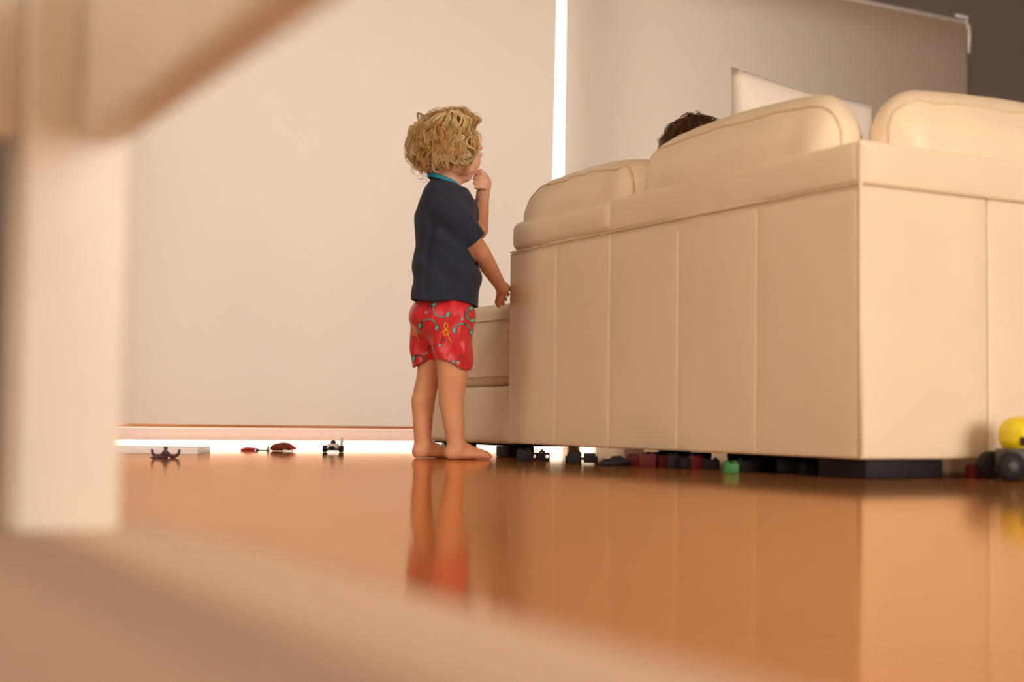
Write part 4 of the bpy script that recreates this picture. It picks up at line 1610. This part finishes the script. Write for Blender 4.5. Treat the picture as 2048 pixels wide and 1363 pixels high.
# pale flat tray behind the hook
p = PF(330, 906)
t = toy('plastic_tray', (p[0] - .03, p[1] + .05, 0), 'pale shallow plastic tray lying behind the plum hook toy', 'tray')
TW, TD = .30, .16
link('base', at(t, box((-TW / 2 + .004, -TD / 2 + .004, .0), (TW / 2 - .004, TD / 2 - .004, .003), .001)), M['tray'], t)
for lo, hi in (((-TW / 2, -TD / 2, 0), (TW / 2, -TD / 2 + .004, .017)), ((-TW / 2, TD / 2 - .004, 0), (TW / 2, TD / 2, .017)), ((-TW / 2, -TD / 2 + .004, 0), (-TW / 2 + .004, TD / 2 - .004, .017)), ((TW / 2 - .004, -TD / 2 + .004, 0), (TW / 2, TD / 2 - .004, .017))):
    link('rim', at(t, box(lo, hi, .001)), M['tray'], t)


def brick(px, py, w, d, h, m, label, nx=2, ny=2, yaw=0.0, group=None, name='toy_brick', dx=0, dy=0):
    p = PF(px, py)
    t = toy(name, (p[0] + dx, p[1] + dy, 0), label, 'toy brick', group)
    link('block', at(t, box((-w / 2, -d / 2, 0), (w / 2, d / 2, h), .0012), -YAW + yaw), M[m], t)
    for i in range(nx):
        for j in range(ny):
            x, y = -w / 2 + w * (i + .5) / nx, -d / 2 + d * (j + .5) / ny
            r = min(w / nx, d / ny) * .28
            link('stud', at(t, xf(lathe([(r, 0), (r, .0035), (r * .8, .0042)], 10), None, (0, 0, 0)), -YAW + yaw, (x, y, h)), M[m], t)
    return t


# black cube and twin-hole connector beside the sofa
brick(1047.5, 921.5, .037, .034, .028, 'black', 'black cube brick on the floor beside the sofa', 2, 2)
p = PF(1081, 919)
t = toy('toy_connector', p, 'black toy connector plate with two round holes')
cw, chh, hr_ = .050, .0185, .0048


def holed(w, h, cx, cz, r, dep, n=24):
    bm = bmesh.new()
    f, b = [], []
    for k in range(n):
        a = 6.28319 * (k + .5) / n
        ca, sa = math.cos(a), math.sin(a)
        q_ = max(abs(ca) / (w / 2), abs(sa) / (h / 2))
        for y, lst in ((-dep / 2, f), (dep / 2, b)):
            lst.append((bm.verts.new((cx + ca / q_, y, cz + sa / q_)), bm.verts.new((cx + ca * r, y, cz + sa * r))))
    for k in range(n):
        l = (k + 1) % n
        bm.faces.new((f[k][0], f[l][0], f[l][1], f[k][1]))
        bm.faces.new((b[k][0], b[k][1], b[l][1], b[l][0]))
        bm.faces.new((f[k][1], f[l][1], b[l][1], b[k][1]))
        bm.faces.new((f[k][0], b[k][0], b[l][0], f[l][0]))
    bmesh.ops.recalc_face_normals(bm, faces=bm.faces[:])
    return mesh_of(bm)


for s in (-1, 1):
    link('ring_plate', at(t, holed(.0155, chh, s * .0165, chh / 2, hr_, .012)), M['black'], t)
link('bridge', at(t, box((-.0087, -.006, 0), (.0087, .006, chh), .0008)), M['black'], t)

# toy wagon: two dark blocks on an axle
p = PF(1162, 927)
t = toy('toy_wagon', p, 'dark toy wagon of two blocks joined by an axle beside the sofa', 'toy car')
for x, w_, h_ in ((-.018, .030, .027), (.021, .028, .026)):
    link('block', at(t, box((x - w_ / 2, -.012, .003), (x + w_ / 2, .012, h_), .0015)), M['t_char'], t)
link('axle', at(t, box((-.004, -.005, .009), (.008, .005, .016), .001)), M['t_char'], t)
for x in (-.035, .037):
    w_ = xf(lathe([(.002, -.003), (.0095, -.003), (.0095, .003), (.002, .003)], 16), Matrix.Rotation(math.pi / 2, 3, 'Y'))
    link('wheel', at(t, w_, off=(x, 0, .0096)), M['black'], t)

# pieces lying under the sofa
brick(1157, 915, .014, .012, .016, 't_orange', 'orange brick under the sofa behind the dark wagon', 1, 1, .2)
brick(1084, 914, .016, .014, .018, 't_lgrey', 'light grey brick under the sofa behind the black connector', 1, 1, -.1)
brick(880, 906, .030, .03, .026, 't_lgrey', 'pale grey block on the floor under the chaise behind the bare feet', 2, 2, .1, dx=-.0)
# crumpled dark cloth
p = PF(1232, 931)
t = tag(link('doll_cloth', (lambda: (lambda B: (B.ell((p[0], p[1], .008), (.036, .02, .010), [uu, vv, zz], 0), B.ell((p[0] + .004, p[1], .014), (.016, .014, .009), [uu, vv, zz], .008), B.ell((p[0] - .03, p[1] - .004, .004), (.022, .016, .005), [uu, vv, zz], .008), setattr(B, 'F', np.maximum(B.F + (.0015 * np.sin(B.grid()[0] * 260) * np.sin(B.grid()[1] * 240)).astype(np.float32), (.0004 - B.grid()[2]).astype(np.float32))), np_mesh(*B.mesh()))[-1])(SDF((p[0] - .08, p[1] - .08, -.004), (p[0] + .08, p[1] + .08, .04), .0016)))(), M['t_char'], loc=(float(p[0]), float(p[1]), 0)), 'crumpled dark doll cloth on the floor by the sofa edge', 'cloth')
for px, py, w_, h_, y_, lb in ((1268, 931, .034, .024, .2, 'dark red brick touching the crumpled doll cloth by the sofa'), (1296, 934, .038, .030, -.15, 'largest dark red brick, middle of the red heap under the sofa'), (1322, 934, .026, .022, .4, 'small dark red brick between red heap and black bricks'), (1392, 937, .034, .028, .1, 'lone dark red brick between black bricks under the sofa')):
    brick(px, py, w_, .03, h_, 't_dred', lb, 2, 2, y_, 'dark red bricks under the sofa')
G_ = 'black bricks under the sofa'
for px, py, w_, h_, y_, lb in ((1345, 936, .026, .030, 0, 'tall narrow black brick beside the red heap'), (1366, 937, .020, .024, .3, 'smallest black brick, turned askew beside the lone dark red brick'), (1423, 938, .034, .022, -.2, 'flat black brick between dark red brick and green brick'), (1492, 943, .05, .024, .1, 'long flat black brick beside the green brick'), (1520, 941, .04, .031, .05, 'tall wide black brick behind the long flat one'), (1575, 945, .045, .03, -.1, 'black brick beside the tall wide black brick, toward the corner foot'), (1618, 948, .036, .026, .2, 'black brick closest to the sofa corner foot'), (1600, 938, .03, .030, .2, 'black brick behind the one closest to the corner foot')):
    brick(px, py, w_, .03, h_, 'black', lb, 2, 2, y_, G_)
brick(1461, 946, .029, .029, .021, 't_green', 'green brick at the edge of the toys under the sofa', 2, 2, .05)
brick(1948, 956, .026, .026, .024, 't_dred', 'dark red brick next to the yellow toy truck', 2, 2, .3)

# flat black boxes added to fill in the dark under the sofa
for px0, px1, py, lb in ((1300, 1412, 930, 'long flat black box filling in the dark under the sofa behind the dark red bricks'), (1462, 1536, 933, 'flat black box filling in the dark under the sofa behind the green brick'), (1564, 1640, 936, 'flat black box filling in the dark under the sofa by the corner foot')):
    a_, b_ = PF(px0, py), PF(px1, py)
    w_ = float(np.linalg.norm(b_ - a_))
    t = toy('dark_filler', (a_ + b_) / 2, lb, 'dark filler', 'flat black fillers under the sofa')
    link('base', at(t, box((-w_ / 2, -.03, 0), (w_ / 2, .03, .018), .003)), M['black'], t)
    link('lid', at(t, box((-w_ / 2, -.03, .0185), (w_ / 2, .03, .031), .003)), M['black'], t)
    link('latch', at(t, box((-.008, -.033, .013), (.008, -.0302, .024), .001)), M['t_char'], t)

# yellow-topped truck at the sofa's side
p = PF(2034, 960)
t = toy('toy_truck', p, 'toy truck with grey body, black wheels and rounded yellow cab', 'toy car')
ty = -YAW + .15
link('body', at(t, box((-.030, -.035, .014), (.075, .035, .062), .006), ty), M['t_grey'], t)
link('bumper', at(t, box((-.034, -.038, .010), (.078, .038, .020), .003), ty), M['t_char'], t)
cab = puff((.086, .066, .060), .022, (8, 6, 6), (.004, .004, .006))
link('cab', at(t, cab, ty, (.016, 0, .088)), M['t_yellow'], t)
link('windscreen', at(t, box((-.012, -.0385, .068), (.044, -.034, .085), .003), ty), M['t_char'], t)
for x in (-.034, .062):
    for y in (-.040, .040):
        w_ = xf(lathe([(.004, -.010), (.024, -.010), (.028, -.006), (.028, .006), (.024, .010), (.004, .010)], 22), Matrix.Rotation(math.pi / 2, 3, 'X'))
        wo = link('wheel', at(t, w_, ty, (x, y, .0282)), M['black'], t)
        link('hub', at(t, xf(lathe([(.002, -.002), (.010, -.0015), (.011, .0015), (.002, .002)], 14), Matrix.Rotation(math.pi / 2, 3, 'X')), ty, (x, y + (.0105 if y > 0 else -.0105), .0282)), M['t_grey'], wo)
